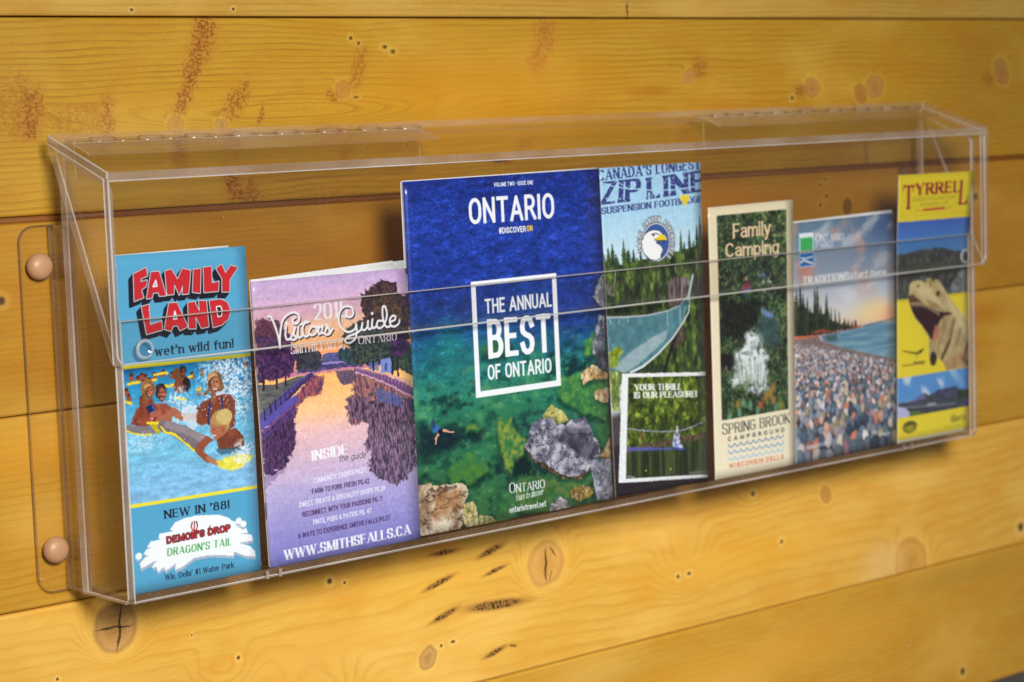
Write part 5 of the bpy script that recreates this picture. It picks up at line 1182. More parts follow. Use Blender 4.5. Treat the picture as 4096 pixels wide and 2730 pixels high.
W0 = lambda L: L[0]
pale = (214, 168, 76)
F1 = [('cathedral', .20, .3215, .28, .022, .03), ('hole', *[(0.2659,0.3782)][0], .0022), ('hole', *[(0.2731,0.3743)][0], .0022), ('hole', *[(0.2981,0.3714)][0], .0022, 1.5), ('hole', *[(0.3059,0.3677)][0], .0024, 1.4), ('hole', *[(0.2685,0.3335)][0], .0014, 2.6),
      ('stain', *[(0.1341,0.3820)][0], .0125, .020, .25, .95), ('stain', *[(0.1247,0.3598)][0], .0095, .022, .42, .9), ('stain', *[(0.1145,0.3358)][0], .0075, .026, .38, .9), ('knot', *[(0.1068,0.3180)][0], .0055, .8, (130, 92, 50), (178, 128, 70)),
      ('stain', *[(0.1602,0.3335)][0], .010, .020, .65, .75), ('knot', *[(0.1456,0.3162)][0], .0042, .9, (96, 66, 40), (180, 136, 84)), ('stain', *[(0.1806,0.3215)][0], .003, .010, .4, .8),
      ('stain', *[(-0.0066,0.3321)][0], .011, .022, .15, .8), ('stain', *[(-0.0087,0.3198)][0], .008, .010, .15, .95), ('stain', *[(0.0516,0.3222)][0], .0075, .020, .1, .95), ('stain', *[(0.0283,0.3222)][0], .03, .014, .1, .45), ('stain', *[(-0.0208,0.3354)][0], .02, .03, .0, .35),
      ('knot', *[(0.2565,0.3400)][0], .0062, 1., (140, 92, 46), (178, 120, 60)), ('stain', *[(0.2468,0.3347)][0], .009, .005, .5, .85), ('stain', *[(0.2713,0.3546)][0], .009, .022, .3, .65),
      ('stain', *[(0.4640,0.3801)][0], .016, .020, .2, .55, (146, 78, 30)), ('stain', *[(0.4536,0.3597)][0], .014, .014, .35, .6, (146, 78, 30)), ('stain', *[(0.4995,0.3244)][0], .032, .014, 0., .25), ('tone_patch', *[(0.5809,0.3317)][0], .045, .008, .7, (166, 106, 20)), ('tone_patch', .40, .335, .22, .06, .55, (196, 132, 22)), ('tone_patch', .08, .30, .12, .05, .4, (206, 168, 76)), ('tone_patch', .72, .30, .18, .035, .45, (186, 118, 16)), ('tone_patch', 1.05, .33, .12, .08, .4, (160, 112, 26)),  # last patch turns the far right end a darker amber
      ('knot', *[(0.6302,0.3430)][0], .0058, 1., (150, 96, 50), (186, 130, 80)), ('stain', *[(0.6435,0.3511)][0], .013, .012, .2, .65), ('knot', *[(0.7917,0.3305)][0], .0085, 1., (130, 84, 44), (176, 124, 70)), ('stain', *[(0.7749,0.3284)][0], .010, .007, .0, .85), ('hole', *[(0.7640,0.3220)][0], .0028),
      ('knot', *[(0.8809,0.3295)][0], .0100, 1., (128, 84, 44), (180, 126, 74)), ('knot', *[(0.8604,0.3238)][0], .0080, .8, (140, 86, 36), (166, 106, 44)), ('knot', *[(1.0781,0.3413)][0], .0105, 1., (136, 90, 50), (170, 116, 66)), ('stain', *[(1.0559,0.3347)][0], .012, .008, 0, .6),
      ('stain', *[(0.1529,0.2727)][0], .0085, .020, -.35, .95), ('stain', *[(0.1666,0.2656)][0], .014, .012, -.5, .7), ('hole', *[(0.2716,0.2974)][0], .002), ('hole', *[(0.3160,0.2955)][0], .0022), ('pocket', *[(0.4122,0.2786)][0], .0125, .0012, .03), ('stain', *[(0.4372,0.2924)][0], .011, .004, 0., .6), ('stain', *[(0.8671,0.2678)][0], .004, .016, 0., .7)]
F2 = [('tone_patch', .25, .21, .2, .03, .4, (170, 108, 22)), ('tone_patch', .62, .235, .16, .02, .45, (196, 124, 26)), ('tone_patch', 1.03, .19, .1, .05, .35, (176, 112, 20)), ('hole', *[(0.8061,0.2461)][0], .0024), ('hole', *[(0.7993,0.2408)][0], .0024), ('hole', *[(0.8081,0.2302)][0], .0028), ('hole', *[(0.7993,0.2223)][0], .0028), ('knot', *[(0.8374,0.2193)][0], .0062, 1., (40, 24, 12), (58, 36, 20)), ('hole', *[(1.0323,0.2181)][0], .005), ('hole', *[(-0.0125,0.2621)][0], .0012), ('hole', *[(-0.0385,0.2036)][0], .004)]
F3 = [('tone_patch', -.03, .10, .06, .03, .5, (214, 150, 44)), ('tone_patch', -.02, .05, .05, .03, .45, (216, 170, 76)), ('tone_patch', 1.04, .10, .1, .02, .5, (180, 112, 18)), ('hole', *[(0.6203,0.1069)][0], .003), ('tone_patch', .98, .07, .07, .05, .4, (176, 120, 40))]
F4 = [('knot', *[(0.0354,-0.0355)][0], .0162, 2.6, (118, 80, 60), (196, 150, 98)), ('crack', .0385, -.0360, .0011, .0168, .12), ('crack', .0352, -.0355, .0160, .0008, .06),
      ('knot', *[(0.4449,-0.0568)][0], .0180, 2.4, (170, 116, 70), (222, 168, 92)), ('crack', .4455, -.0560, .0012, .013, .06), ('crack', .4440, -.0685, .0006, .005, -.2), ('crack', .4500, -.0685, .0006, .005, .25), ('crack', .4535, -.0480, .0007, .006, -.6),
      ('tone_patch', .20, -.09, .10, .035, .45, (238, 180, 84)), ('tone_patch', .70, -.09, .22, .03, .5, (236, 172, 50)), ('tone_patch', .33, -.05, .10, .025, .4, (240, 188, 74)), ('tone_patch', .05, -.09, .08, .025, .35, (214, 158, 70)), ('swirl', .205, -.135, .030, 1.3), ('swirl', *[(0.1234,-0.0901)][0], .018, 1.2), ('hole', *[(0.1377,-0.0771)][0], .0022), ('hole', *[(0.2236,-0.0339)][0], .0032), ('hole', *[(0.2379,-0.0374)][0], .0018), ('hole', *[(0.0984,-0.0526)][0], .0012), ('hole', *[(-0.0126,-0.0634)][0], .0016),
      ('pocket', *[(0.3371,-0.0298)][0], .0145, .0022, .0), ('pocket', *[(0.3863,-0.0363)][0], .0145, .0028, -.25), ('pocket', *[(0.3901,-0.0532)][0], .0130, .0018, -.2), ('pocket', *[(0.3305,-0.0535)][0], .0165, .0024, -.25), ('pocket', *[(0.3897,-0.0817)][0], .0330, .0042, .06), ('pocket', *[(0.3355,-0.0806)][0], .0145, .0026, -.28),
      ('pocket', *[(0.3865,-0.1207)][0], .0125, .0022, -.22), ('knot', *[(0.3164,-0.1119)][0], .0078, 1.6, (44, 30, 26), (196, 146, 96)), ('hole', *[(0.3307,-0.1047)][0], .0020), ('hole', *[(0.3429,-0.1038)][0], .0020, 1.6), ('pocket', *[(0.4064,-0.1191)][0], .004, .0012, .3),
      ('hole', *[(0.6995,-0.0341)][0], .0035), ('swirl', *[(0.6995,-0.0341)][0], .012, .7), ('knot', *[(0.7998,-0.0493)][0], .0070, 1., (156, 100, 50), (190, 130, 64)), ('hole', *[(0.7367,-0.0841)][0], .0030), ('hole', *[(0.6007,-0.0942)][0], .0026), ('hole', *[(0.6144,-0.0934)][0], .0022, 1.6), ('swirl', *[(0.6104,-0.0818)][0], .022, 1.),
      ('knot', *[(0.9226,-0.1338)][0], .022, 1.2, (170, 110, 40), (222, 164, 78)), ('hole', *[(1.1021,-0.1263)][0], .0062), ('tone_patch', *[(0.8817,-0.1262)][0], .05, .03, .5, (236, 196, 130)), ('tone_patch', .62, -.03, .1, .03, .35, (196, 136, 60))]
F5 = [('tone_patch', .72, -.19, .3, .035, .5, (222, 160, 52)), ('tone_patch', 1.0, -.16, .15, .02, .5, (178, 136, 44)), ('tone_patch', .5, -.165, .15, .015, .4, (206, 166, 74)), ('hole', *[(1.0034,-0.2593)][0], .0050), ('hole', *[(0.9180,-0.2139)][0], .0018), ('swirl', *[(0.9596,-0.2404)][0], .02, .8)]
PL = [  # base, late, ring spacing, contrast, features, seed, waviness, fleck
    ((190, 150, 62), (150, 104, 28), .0050, .6, [('stain', *[(0.5589,0.3997)][0], .0014, .012, 0, 1., (70, 40, 16)), ('hole', *[(0.0756,0.3991)][0], .0016), ('hole', *[(0.1610,0.3997)][0], .0016)], 1.3, .0012, .1),
    ((184, 141, 36), (146, 92, 12), .0047, .7, F1, 2.7, .0030, .13),
    ((182, 132, 34), (144, 94, 16), .0042, .42, F2, 4.1, .0014, .0),
    ((196, 146, 42), (164, 106, 20), .0055, .45, F3, 5.9, .0022, .06),
    ((230, 180, 76), (200, 138, 46), .0100, .52, F4, 7.3, .0050, .0),
    ((208, 158, 54), (178, 120, 30), .0060, .38, F5, 8.8, .0016, .0),
    ((90, 86, 80), (60, 58, 54), .01, .4, [], 9.9, .001, .0)]
wall = tag(root('wall', (.4, 0, -.42)), 'varnished yellow pine plank wall behind the brochure holder', 'wall', kind='structure')
dark = NT('joint_shadow_wood'); _p = dark.principled(Base_Color=lin((48, 28, 14)), Roughness=.8); dark.t.links.new(_p.outputs[0], dark.out.inputs[0])
tongue = wood_material('tongue_wood', (138, 86, 38), (96, 56, 22), .003, .8, [], 3.3, .0006)
XA, XB, ND = -1.1, 2.6, 12
for k, pl in enumerate(PL):
    base, late, per, con, feats, seed, wav, fleck = pl
    m = wood_material('pine_%s' % 'abcdefg'[k], base, late, per, con, feats, seed, wav, fleck=fleck)
    prof = {1: (.0005, .0011), 2: (.0034, .0005)}            # gaps at the top edge
    g0 = {1: .0007, 2: .0042}.get(k, .0005)                   # gap over this plank (its top edge is joint k)
    dy = (.0005, .0, -.0006, .0004, 0., .0007, .004)[k]
    vs, fs = [], []
    for i in range(ND + 1):
        x = XA + (XB - XA) * i / ND; zt = zf(k, x) - (g0 if k else 0); zb = zf(k + 1, x) + .0003
        pr = [(.03, zb), (.0018 + dy, zb), (.0006 + dy, zb + .0005), (dy, zb + .0018), (dy, zt - .0022), (.0006 + dy, zt - .0007), (.0022 + dy, zt), (.03, zt)]
        vs += [(x, y, z) for y, z in pr]
    for i in range(ND):
        for j in range(7): fs.append((i * 8 + j, (i + 1) * 8 + j, (i + 1) * 8 + j + 1, i * 8 + j + 1))
    o = mesh_obj('plank', vs, fs, m, wall)
    o.location = (-.4, 0, .42)
o = mesh_obj('backing_board', [(XA, .012, -.42), (XB, .012, -.42), (XB, .012, .53), (XA, .012, .53)], [(0, 1, 2, 3)], dark.m, wall); o.location = (-.4, 0, .42)
vs, fs = [], []
for i in range(ND + 1):
    x = XA + (XB - XA) * i / ND
    for j in range(7):
        a = math.pi * j / 6; vs.append((x, .0045 - .0032 * math.sin(a) , zf(2, x) - .0023 + .0025 * math.cos(a)))
for i in range(ND):
    for j in range(6): fs.append((i * 7 + j, (i + 1) * 7 + j, (i + 1) * 7 + j + 1, i * 7 + j + 1))
o = mesh_obj('tongue', vs, fs, tongue, wall, smooth=True); o.location = (-.4, 0, .42)

# ================================================================ THE BROCHURE HOLDER
def film_fresnel(t, ior):
    """the same reflectance whether a face is met from outside or inside (the sheets do not bend light)"""
    fr = t.n('ShaderNodeFresnel'); bf = t.n('ShaderNodeNewGeometry').outputs['Backfacing']
    t.inp(fr.inputs[0], t.ramp(bf, 0., 1., ior, 1 / ior, 'LINEAR'))
    return fr


def acrylic(name, tint=(.988, .984, .975), gl=1.0, rough=.015):
    t = NT(name)
    fr = film_fresnel(t, 1.49)
    tr = t.n('ShaderNodeBsdfTransparent'); t.inp(tr.inputs[0], tint)
    gs = t.n('ShaderNodeBsdfGlossy'); gs.inputs['Roughness'].default_value = rough; t.inp(gs.inputs[0], (gl, gl, gl))
    mx = t.n('ShaderNodeMixShader'); t.t.links.new(fr.outputs[0], mx.inputs[0]); t.t.links.new(tr.outputs[0], mx.inputs[1]); t.t.links.new(gs.outputs[0], mx.inputs[2])
    # dust and fine scratches in the polish
    pos = t.n('ShaderNodeNewGeometry').outputs['Position']
    sc = t.noise(t.mapv(pos, rot=(.1, .5, 0), scale=(12, 1, .5), kind='POINT'), 260, 2)
    du = t.math('MAXIMUM', t.ramp(t.noise(pos, 820, 1), .775, .80, 0, .30), t.ramp(sc, .77, .84, 0, .05))
    df = t.n('ShaderNodeBsdfDiffuse'); t.inp(df.inputs[0], (.8, .78, .74))
    m3 = t.n('ShaderNodeMixShader'); t.t.links.new(du, m3.inputs[0]); t.t.links.new(mx.outputs[0], m3.inputs[1]); t.t.links.new(df.outputs[0], m3.inputs[2])
    t.t.links.new(m3.outputs[0], t.out.inputs[0])
    return t.m


def cut_edge(name, tint=(214, 200, 188), solid=.34, speck=.10, scale=900):
    """sawn or flame polished edge of a sheet: milky, with glue bubbles and saw marks; also paints glint lines"""
    t = NT(name); pos = t.n('ShaderNodeNewGeometry').outputs['Position']
    n1 = t.noise(pos, scale, 3, .65); n2 = t.noise(pos, 14, 2)
    tr = t.n('ShaderNodeBsdfTransparent'); t.inp(tr.inputs[0], (.86, .82, .78))
    df = t.n('ShaderNodeBsdfDiffuse'); t.inp(df.inputs[0], t.mix(t.ramp(n1, .4, .7), lin(tint), lin([min(255, v + 22) for v in tint])))
    tl = t.n('ShaderNodeBsdfTranslucent'); t.inp(tl.inputs[0], lin(tint))
    m0 = t.n('ShaderNodeMixShader'); m0.inputs[0].default_value = .45; t.t.links.new(df.outputs[0], m0.inputs[1]); t.t.links.new(tl.outputs[0], m0.inputs[2])
    m1 = t.n('ShaderNodeMixShader'); t.inp(m1.inputs[0], t.math('ADD', t.ramp(n2, .3, .7, solid - .14, solid + .14), t.ramp(n1, .6, .72, 0, speck)))
    t.t.links.new(tr.outputs[0], m1.inputs[1]); t.t.links.new(m0.outputs[0], m1.inputs[2])
    b = t.n('ShaderNodeBump'); b.inputs['Strength'].default_value = .3; b.inputs['Distance'].default_value = .0003; t.inp(b.inputs['Height'], n1)
    gs = t.n('ShaderNodeBsdfGlossy'); gs.inputs['Roughness'].default_value = .14; t.t.links.new(b.outputs[0], gs.inputs['Normal'])
    fr = film_fresnel(t, 1.5)
    m2 = t.n('ShaderNodeMixShader'); t.t.links.new(fr.outputs[0], m2.inputs[0]); t.t.links.new(m1.outputs[0], m2.inputs[1]); t.t.links.new(gs.outputs[0], m2.inputs[2])
    t.t.links.new(m2.outputs[0], t.out.inputs[0])
    return t.m


CL = acrylic('clear_acrylic'); ED = cut_edge('acrylic_edge'); EG = cut_edge('glued_edge', (170, 140, 104), .34, .5, 700); LN = cut_edge('arris_glint', (236, 230, 224), .78, .1)  # pale arris colour paints the bright glint lines along sheet edges
HG = cut_edge('hinge_acrylic', (214, 198, 178), .16, .06, 600); HL = acrylic('hinge_leaf_acrylic', (.95, .94, .92), 1., .04); HK = cut_edge('hinge_knuckle_acrylic', (226, 212, 196), .34, .1, 600)
rack = tag(root('brochure_holder', (.457, -.055, 0)), 'long clear acrylic brochure holder with a hinged lid, screwed to the pine wall', 'brochure holder')


def reg(o):                                 # keep world coordinates while hanging under the holder
    o.matrix_parent_inverse = Matrix.Identity(4)
    return o


RX, RY = .457, -.055
class Holder: pass
def part(o, parent=None):
    """the sheets are modelled in world coordinates; move them under the holder's origin"""
    o.parent = parent or rack
    if parent is None or parent is rack: o.location = (-RX, -RY, 0)
    return o


YF, YB = -.0860, -.0250; XL, XR, T = -.0035, .9185, .0050
S2 = [CL, ED, LN]
part(slab('front_panel', rect(XL + T, XR - T, .0002, .1905), 1, YF, YF + T - .0002, S2, None))
part(slab('back_panel', rect(XL + T, XR - T, .0002, .3050), 1, YB - T, YB, [acrylic('back_acrylic', (.955, .945, .925)), ED, ED], None))
sid = [(YF, .004), (YF + .004, 0), (YB, 0), (YB, .303), (YF + .012, .2835), (YF + .004, .2815), (YF, .2765)]
for x in (XL, XR - T): part(slab('side_panel', sid, 0, x, x + T, S2, None, bevel=.0008))
part(slab('bottom_panel', [(XL + T, YF + T), (XR - T, YF + T), (XR - T, YB - T - .0002), (XL + T, YB - T - .0002)], 2, .0002, T, [CL, EG], None))
for x in (.1085, .1195, .8085, .8200): part(slab('foot_tab', rect(x - .0012, x + .0012, -.0004, .0052), 1, YF - .0006, YF - .0001, [ED, ED], None, bevel=0))
# lid: a roof sloping to the front, front apron and two triangular cheeks
LX0, LX1, LYF, LYB, LZF, LZB, LZA = -.0090, .9245, -.0977, -.0222, .2888, .3140, .1620
lid = part(slab('lid', [(LYF, LZF), (LYB, LZB), (LYB + .0012, LZB - T), (LYF + .0012, LZF - T)], 0, LX0, LX1, [CL, ED, LN], None, bevel=.0008, face_mat=1, edge_mat=0))
for f in lid.data.polygons:
    n = f.normal
    if (abs(n.x) > .9 or abs(n.y) > .9) and f.material_index != 2: f.material_index = 1
    elif f.material_index != 2: f.material_index = 0 if f.area > .01 else 1
def sub(o): o.parent = lid; return o
sub(slab('lid_front', rounded(LX0 + .0002, LX1 - .0002, LZA, LZF - T - .0003, .008, '1100'), 1, LYF, LYF + T, S2, None, bevel=.0008))
ck = [(LYF + T + .0002, LZF - T + .0008), (LYB + .0010, LZB - T - .0004), (LYB - .0005, LZB - T - .005), (LYF + T + .0032, LZA + .0015), (LYF + T + .0002, LZA)]
for x in (LX0, LX1 - T): sub(slab('lid_cheek', ck, 0, x, x + T, [CL, cut_edge('cheek_edge', (226, 216, 206), .16, .05), LN], None, bevel=.0007))
# round clear bumpers between lid and box
BR = cut_edge('bumper_rim', (236, 242, 246), .62, .0); BC = acrylic('bumper_clear', (.90, .93, .95), 1., .06)
for x in (.0180, .8995):
    q = sub(lathe('bumper', [(.0068, 0), (.0072, .0008), (.0070, .0022), (.0062, .0031), (.0054, .0033), (.0048, .0030), (.0036, .0020), (.0022, .0016), (.0010, .0015)], [BC, BR], None, (x, YF - .0002, .1705)))
    for f in q.data.polygons:
        rr = math.hypot(f.center.x - x, f.center.z - .1705); f.material_index = 1 if .0046 < rr < .0068 else 0
# piano hinges along the back edge: one leaf on the roof, one hanging on the back panel, knuckles between
sl_ = (LZB - LZF) / (LYB - LYF)
for x0, x1, nk in ((.0066, .3131, 16), (.6188, .9230, 16)):
    yb, zb = LYB + .0032, .3078
    vs, fs = [], []; n = 10; r = .0012
    for x in (x0, x1):
        for k in range(n): a = 2 * math.pi * k / n; vs.append((x, yb + r * math.cos(a), zb + r * math.sin(a)))
    for k in range(n): fs.append((k, (k + 1) % n, n + (k + 1) % n, n + k))
    h = part(mesh_obj('hinge', vs, fs, HG, None))
    y1, y2 = LYB - .0012, LYB - .0232; lo = -T - .0020
    lf = slab('hinge_leaf', [(y1, LZB + (y1 - LYB) * sl_ + lo), (y2 + .0012, LZB + (y2 - LYB) * sl_ + lo), (y2, LZB + (y2 - LYB) * sl_ + lo + .0015), (y1, LZB + (y1 - LYB) * sl_ + lo + .0015)], 0, x0 + .002, x1 - .0005, [HL, ED, LN], None, bevel=.0005); lf.parent = h
    lf = slab('hinge_leaf', rounded(x0 + .003, x1 - .003, .2815, .3080, .002, '1100'), 1, YB + .0003, YB + .0020, [HL, ED, LN], None, bevel=.0004); lf.parent = h
    for k in range(nk):
        w = (x1 - x0) / nk; a0, a1 = x0 + k * w + .0003, x0 + (k + 1) * w - .0003; rr = .0038 if k % 2 else .0029
        vs, fs = [], []
        for x in (a0, a1):
            for j in range(12): a = 2 * math.pi * j / 12; vs.append((x, yb + rr * math.cos(a), zb + rr * math.sin(a)))
        for j in range(12): fs.append((j, (j + 1) % 12, 12 + (j + 1) % 12, 12 + j))
        fs += [tuple(range(12))[::-1], tuple(range(12, 24))]
        kn = mesh_obj('knuckle', vs, fs, [HK if k % 2 else HG, HG], None, mi=[0] * 12 + [1, 1]); kn.parent = h
        for f in kn.data.polygons:
            if len(f.vertices) == 4: f.use_smooth = True
# wall flanges: plate on the wall, web back to the box, capped screws
cap = NT('screw_cap_plastic'); _p = cap.principled(Base_Color=lin((182, 138, 100)), Roughness=.42); cap.t.links.new(_p.outputs[0], cap.out.inputs[0])
for s_, xa, xw in ((-1, -.0245, XL + .0005), (1, .9395, XR - .0055)):
    x0, x1 = (xa, xw + .005) if s_ < 0 else (xw, xa)
    fl = part(slab('wall_flange', rounded(x0, x1, -.0010, .2530, .012, '1001' if s_ < 0 else '0110', 8), 1, -.0046, -.0006, [CL, cut_edge('flange_edge', (150, 130, 100), .45, .1)], None, bevel=.0005))
    wb = slab('flange_web', [(YB + .0002, 0), (-.0048, 0), (-.0048, .2528), (YB + .0002, .2528)], 0, xw, xw + .0045, [CL, EG], None); wb.parent = fl
    for z in (.2252, .0292):
        q = lathe('screw_cap', [(.0088, 0), (.0092, .0010), (.0092, .0030), (.0086, .0052), (.0074, .0066), (.0052, .0078), (.0028, .0083), (.0006, .0085)], cap.m, None, (-.0117 if s_ < 0 else .9270, -.0047, z)); q.parent = fl

# ================================================================ BROCHURES
def paper(name, img=None, tint=(236, 238, 240), rough=.30, coat=.35):
    t = NT(name); pos = t.n('ShaderNodeNewGeometry').outputs['Position']
    if img:
        im = t.n('ShaderNodeTexImage', interpolation='Cubic'); im.image = img; im.extension = 'EXTEND'; c = im.outputs[0]
    else: c = t.mix(t.noise(pos, 90, 3), lin(tint), lin([v * .97 for v in tint]))
    b = t.n('ShaderNodeBump'); b.inputs['Strength'].default_value = .12; b.inputs['Distance'].default_value = .0004; t.inp(b.inputs['Height'], t.noise(pos, 26, 3))
    p = t.principled(Base_Color=c, Roughness=rough, IOR=1.45, Normal=b.outputs[0]); p.inputs['Coat Weight'].default_value = coat; p.inputs['Coat Roughness'].default_value = .16
    t.t.links.new(p.outputs[0], t.out.inputs[0])
    return t.m


WHITE = paper('page_paper', rough=.55, coat=0.)
STEEL = NT('staple_steel'); _p = STEEL.principled(Base_Color=(.75, .75, .77, 1), Metallic=1., Roughness=.25); STEEL.t.links.new(_p.outputs[0], STEEL.out.inputs[0])


def sheet(name, quad, y0, mats, parent, bend, uvmap=True, nx=14, nz=26, thick=.00035, off=(0, 0), org=(0, 0, 0)):
    """one printed sheet: quad TL TR BR BL (x, z), bend(u, v) gives its distance towards the viewer"""
    (ax, az), (bx, bz), (cx, cz), (dx, dz) = quad
    vs, fs, uv = [], [], []
    for side in (0, 1):
        for j in range(nz + 1):
            v = j / nz
            for i in range(nx + 1):
                u = (i / nx) ** 1.5 if i < nx else 1.
                x = (ax * (1 - u) + bx * u) * (1 - v) + (dx * (1 - u) + cx * u) * v + off[0]
                z = (az * (1 - u) + bz * u) * (1 - v) + (dz * (1 - u) + cz * u) * v + off[1]
                vs.append((x - org[0], y0 - bend(u, v) + side * thick - org[1], z - org[2])); uv.append((u, 1 - v))
    N = (nx + 1) * (nz + 1); mi = []
    for j in range(nz):
        for i in range(nx):
            a = j * (nx + 1) + i
            fs.append((a, a + nx + 1, a + nx + 2, a + 1)); mi.append(0)
            fs.append((N + a, N + a + 1, N + a + nx + 2, N + a + nx + 1)); mi.append(1)
    rim = [i for i in range(nx)] + [j * (nx + 1) + nx for j in range(nz)] + [nz * (nx + 1) + i for i in range(nx, 0, -1)] + [j * (nx + 1) for j in range(nz, 0, -1)]
    for k in range(len(rim)):
        a, b = rim[k], rim[(k + 1) % len(rim)]; fs.append((a, b, N + b, N + a)); mi.append(1)
    o = mesh_obj(name, vs, fs, mats, parent, mi, smooth=False)
    for f in o.data.polygons: f.use_smooth = f.material_index == 0
    L = o.data.uv_layers.new(name='print')
    for lp in o.data.loops: L.data[lp.index].uv = uv[lp.vertex_index]
    return o


def spine(w, mm=4., depth=.0016):           # a folded booklet's spine curls away at the left edge
    return lambda u, v: -depth * max(0., 1 - u * w / mm) ** 2


INNER = YF + T                               # inner face of the front panel
B = {  # key: (quad, width mm, label, sheets behind, gloss)
    'water_park': (((.0031, .2335), (.1070, .2329), (.1075, .0054), (.0046, .0054)), 103.4, 'light blue FAMILY LAND leaflet with red block letters above bathers, leftmost in the holder'),
    'visitors_guide': (((.1107, .2079), (.2478, .2074), (.2506, .0054), (.1160, .0054)), 135.8, 'lilac Visitors Guide booklet with a sunset canal, between the blue leaflet and the large magazine'),
    'magazine': (((.2486, .2705), (.4445, .2714), (.4492, .0065), (.2512, .0069)), 197, 'large blue and green ONTARIO magazine with a white square frame and lake rocks'),
    'zip_line': (((.4455, .2717), (.5599, .2717), (.5594, .0055), (.4522, .0074)), 111, 'pale blue ZIP LINE leaflet with an eagle badge, a footbridge and a yellow heart sticker'),
    'camping': (((.5673, .2336), (.6723, .2345), (.6683, .0054), (.5679, .0054)), 102.5, 'cream Family Camping leaflet with a framed waterfall picture and blue wave lines'),
    'parks': (((.6716, .2147), (.8069, .2160), (.8065, .0056), (.6712, .0054)), 135.3, 'Ontario Parks booklet with a pebble beach and dusk sky, beside the cream leaflet'),
    'museum': (((.8125, .2493), (.9170, .2486), (.9128, .0054), (.8071, .0057)), 105, 'yellow TYRRELL leaflet with a roaring dinosaur head, rightmost in the holder')}


def curl_museum(u, v):
    return .0062 * sm(.30, .0, v) * (.35 + .65 * sm(.1, 1., u)) + .0004 * math.sin(u * 3)


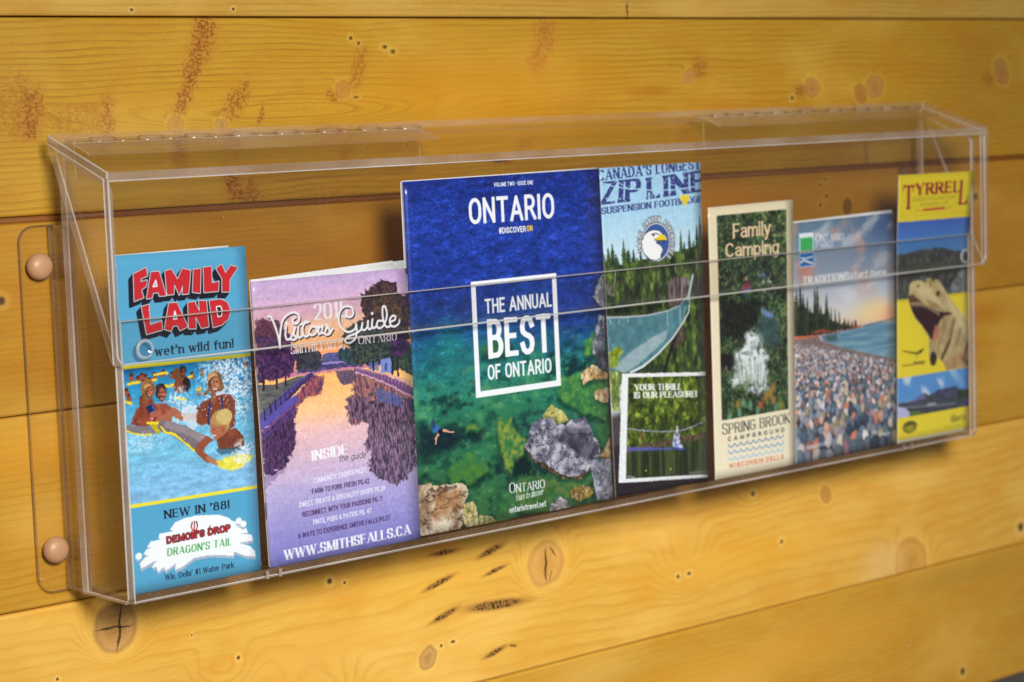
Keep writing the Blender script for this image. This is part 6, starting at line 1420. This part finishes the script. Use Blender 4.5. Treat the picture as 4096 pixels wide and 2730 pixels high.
bends = {'water_park': lambda u, v: .0003 * math.sin(u * 3.1), 'visitors_guide': spine(135.8, 5, .0013), 'magazine': spine(197, 7, .0020), 'zip_line': lambda u, v: .0004 * math.sin(u * 2.6 + v), 'camping': lambda u, v: .0004 * math.sin(u * 3),
         'parks': spine(135.3, 5, .0014), 'museum': curl_museum}
base_y = {'water_park': -.0803, 'visitors_guide': -.0806, 'magazine': -.0803, 'zip_line': -.0796, 'camping': -.0800, 'parks': -.0802, 'museum': -.0803}
tint = {'visitors_guide': (240, 240, 244)}
covers = {}
for key, (quad, wmm, label) in B.items():
    r = tag(root({'magazine': 'magazine', 'visitors_guide': 'booklet', 'parks': 'booklet'}.get(key, 'leaflet'), (sum(q[0] for q in quad) / 4, base_y[key], .0054)), label, {'magazine': 'magazine', 'visitors_guide': 'booklet', 'parks': 'booklet'}.get(key, 'leaflet'), 'brochures standing in the clear holder')
    org = tuple(r.location)
    cv = PAINTERS[key]()
    img = cv.image(key + '_print')
    m = paper(key + '_cover', img)
    covers[key] = (r, org)
    bend = bends[key]
    sheet('cover', quad, base_y[key], [m, WHITE], r, bend, org=org)
    (ax, az), (bx, bz), (cx, cz), (dx, dz) = quad
    # inner pages and back: a few sheets, each a touch raised or turned so that their white edges show along the top
    fan = {'water_park': [(.0002, .0014)], 'visitors_guide': [(.0006, .0030), (.0008, .0046), (.0010, .0058), (.0012, .0066)], 'magazine': [(.0002, .0005), (.0004, .0008), (.0005, .0009)], 'zip_line': [(.0, .0)], 'camping': [(.0001, .0003)], 'parks': [(.0006, .0016), (.0008, .0022), (.0009, .0026)], 'museum': [(.0, .0)]}[key]
    gap = {'magazine': .0006, 'visitors_guide': .00036, 'parks': .0005}.get(key, .0004)
    for k, (dl, dr) in enumerate(fan):
        ins = .0012 if key != 'visitors_guide' else .0016 + .0045 * (k == 0) + .010 * (k % 2)
        if key == 'water_park': ins = .013
        q2 = ((ax + .0006, az + dl), (bx - ins, bz + dl + (dr - dl) * (1 - ins / .2)), (cx - ins, cz + .0004), (dx + .0006, dz + .0004))
        sheet('page', q2, base_y[key] + .0004 + gap * (k + 1), [WHITE, WHITE], r, bend, org=org, nx=6, nz=6, thick=gap * .5)
    if key in ('visitors_guide', 'magazine', 'parks'):
        q2 = ((ax + .0004, az - .0002), (bx - .0008, bz - .0002), (cx - .0008, cz + .0003), (dx + .0004, dz + .0003))
        sheet('back_cover', q2, base_y[key] + .0005 + gap * (len(fan) + 1), [WHITE, WHITE], r, bend, org=org, nx=6, nz=6, thick=.0004)
    if key == 'visitors_guide':
        for z0, z1 in ((.147, .160), (.041, .052)):
            xs = (ax + (dx - ax) * (1 - z0 / .2079)); vs = []; fs = []
            for i in range(9):
                z = z0 + (z1 - z0) * i / 8; yy = base_y[key] + .0012
                for j in range(6): a = 2 * math.pi * j / 6; vs.append((xs - .0002 + .00035 * math.cos(a) - org[0], yy + .00035 * math.sin(a) - org[1], z - org[2]))
            for i in range(8):
                for j in range(6): fs.append((i * 6 + j, i * 6 + (j + 1) % 6, (i + 1) * 6 + (j + 1) % 6, (i + 1) * 6 + j))
            mesh_obj('staple', vs, fs, STEEL.m, r)
# the heart sticker on the zip line leaflet
r, org = covers['zip_line']
hc = [(94.1,29.8)][0]
hx, hz = .4455 + hc[0] / 1000 + .0003, .2717 - hc[1] / 1000
pts = []
for k in range(36):
    a = 2 * math.pi * k / 36; pts.append((hx + .0049 * (math.sin(a) ** 3) * 1.05, hz + .0047 * (13 * math.cos(a) - 5 * math.cos(2 * a) - 2 * math.cos(3 * a) - math.cos(4 * a)) / 15 * 1.15))
gold = NT('gold_sticker'); ps = gold.n('ShaderNodeNewGeometry').outputs['Position']
d_ = gold.length(gold.mapv(ps, (hx, base_y['zip_line'], hz), scale=(.0032, .01, .0042)))
sq = gold.mul(gold.ramp(gold.noise(ps, 1300, 2), .5, .6), gold.ramp(d_, 1., .8))
_p = gold.principled(Base_Color=gold.mix(sq, lin((240, 214, 24)), lin((196, 180, 120))), Roughness=.3); _p.inputs['Coat Weight'].default_value = .6; gold.t.links.new(_p.outputs[0], gold.out.inputs[0])
st = slab('heart_sticker', pts, 1, base_y['zip_line'] - .0010, base_y['zip_line'] - .0005, [gold.m, gold.m], r, bevel=.0001)
st.location = (-org[0], -org[1], -org[2]); st['label'] = 'small yellow heart shaped sticker'
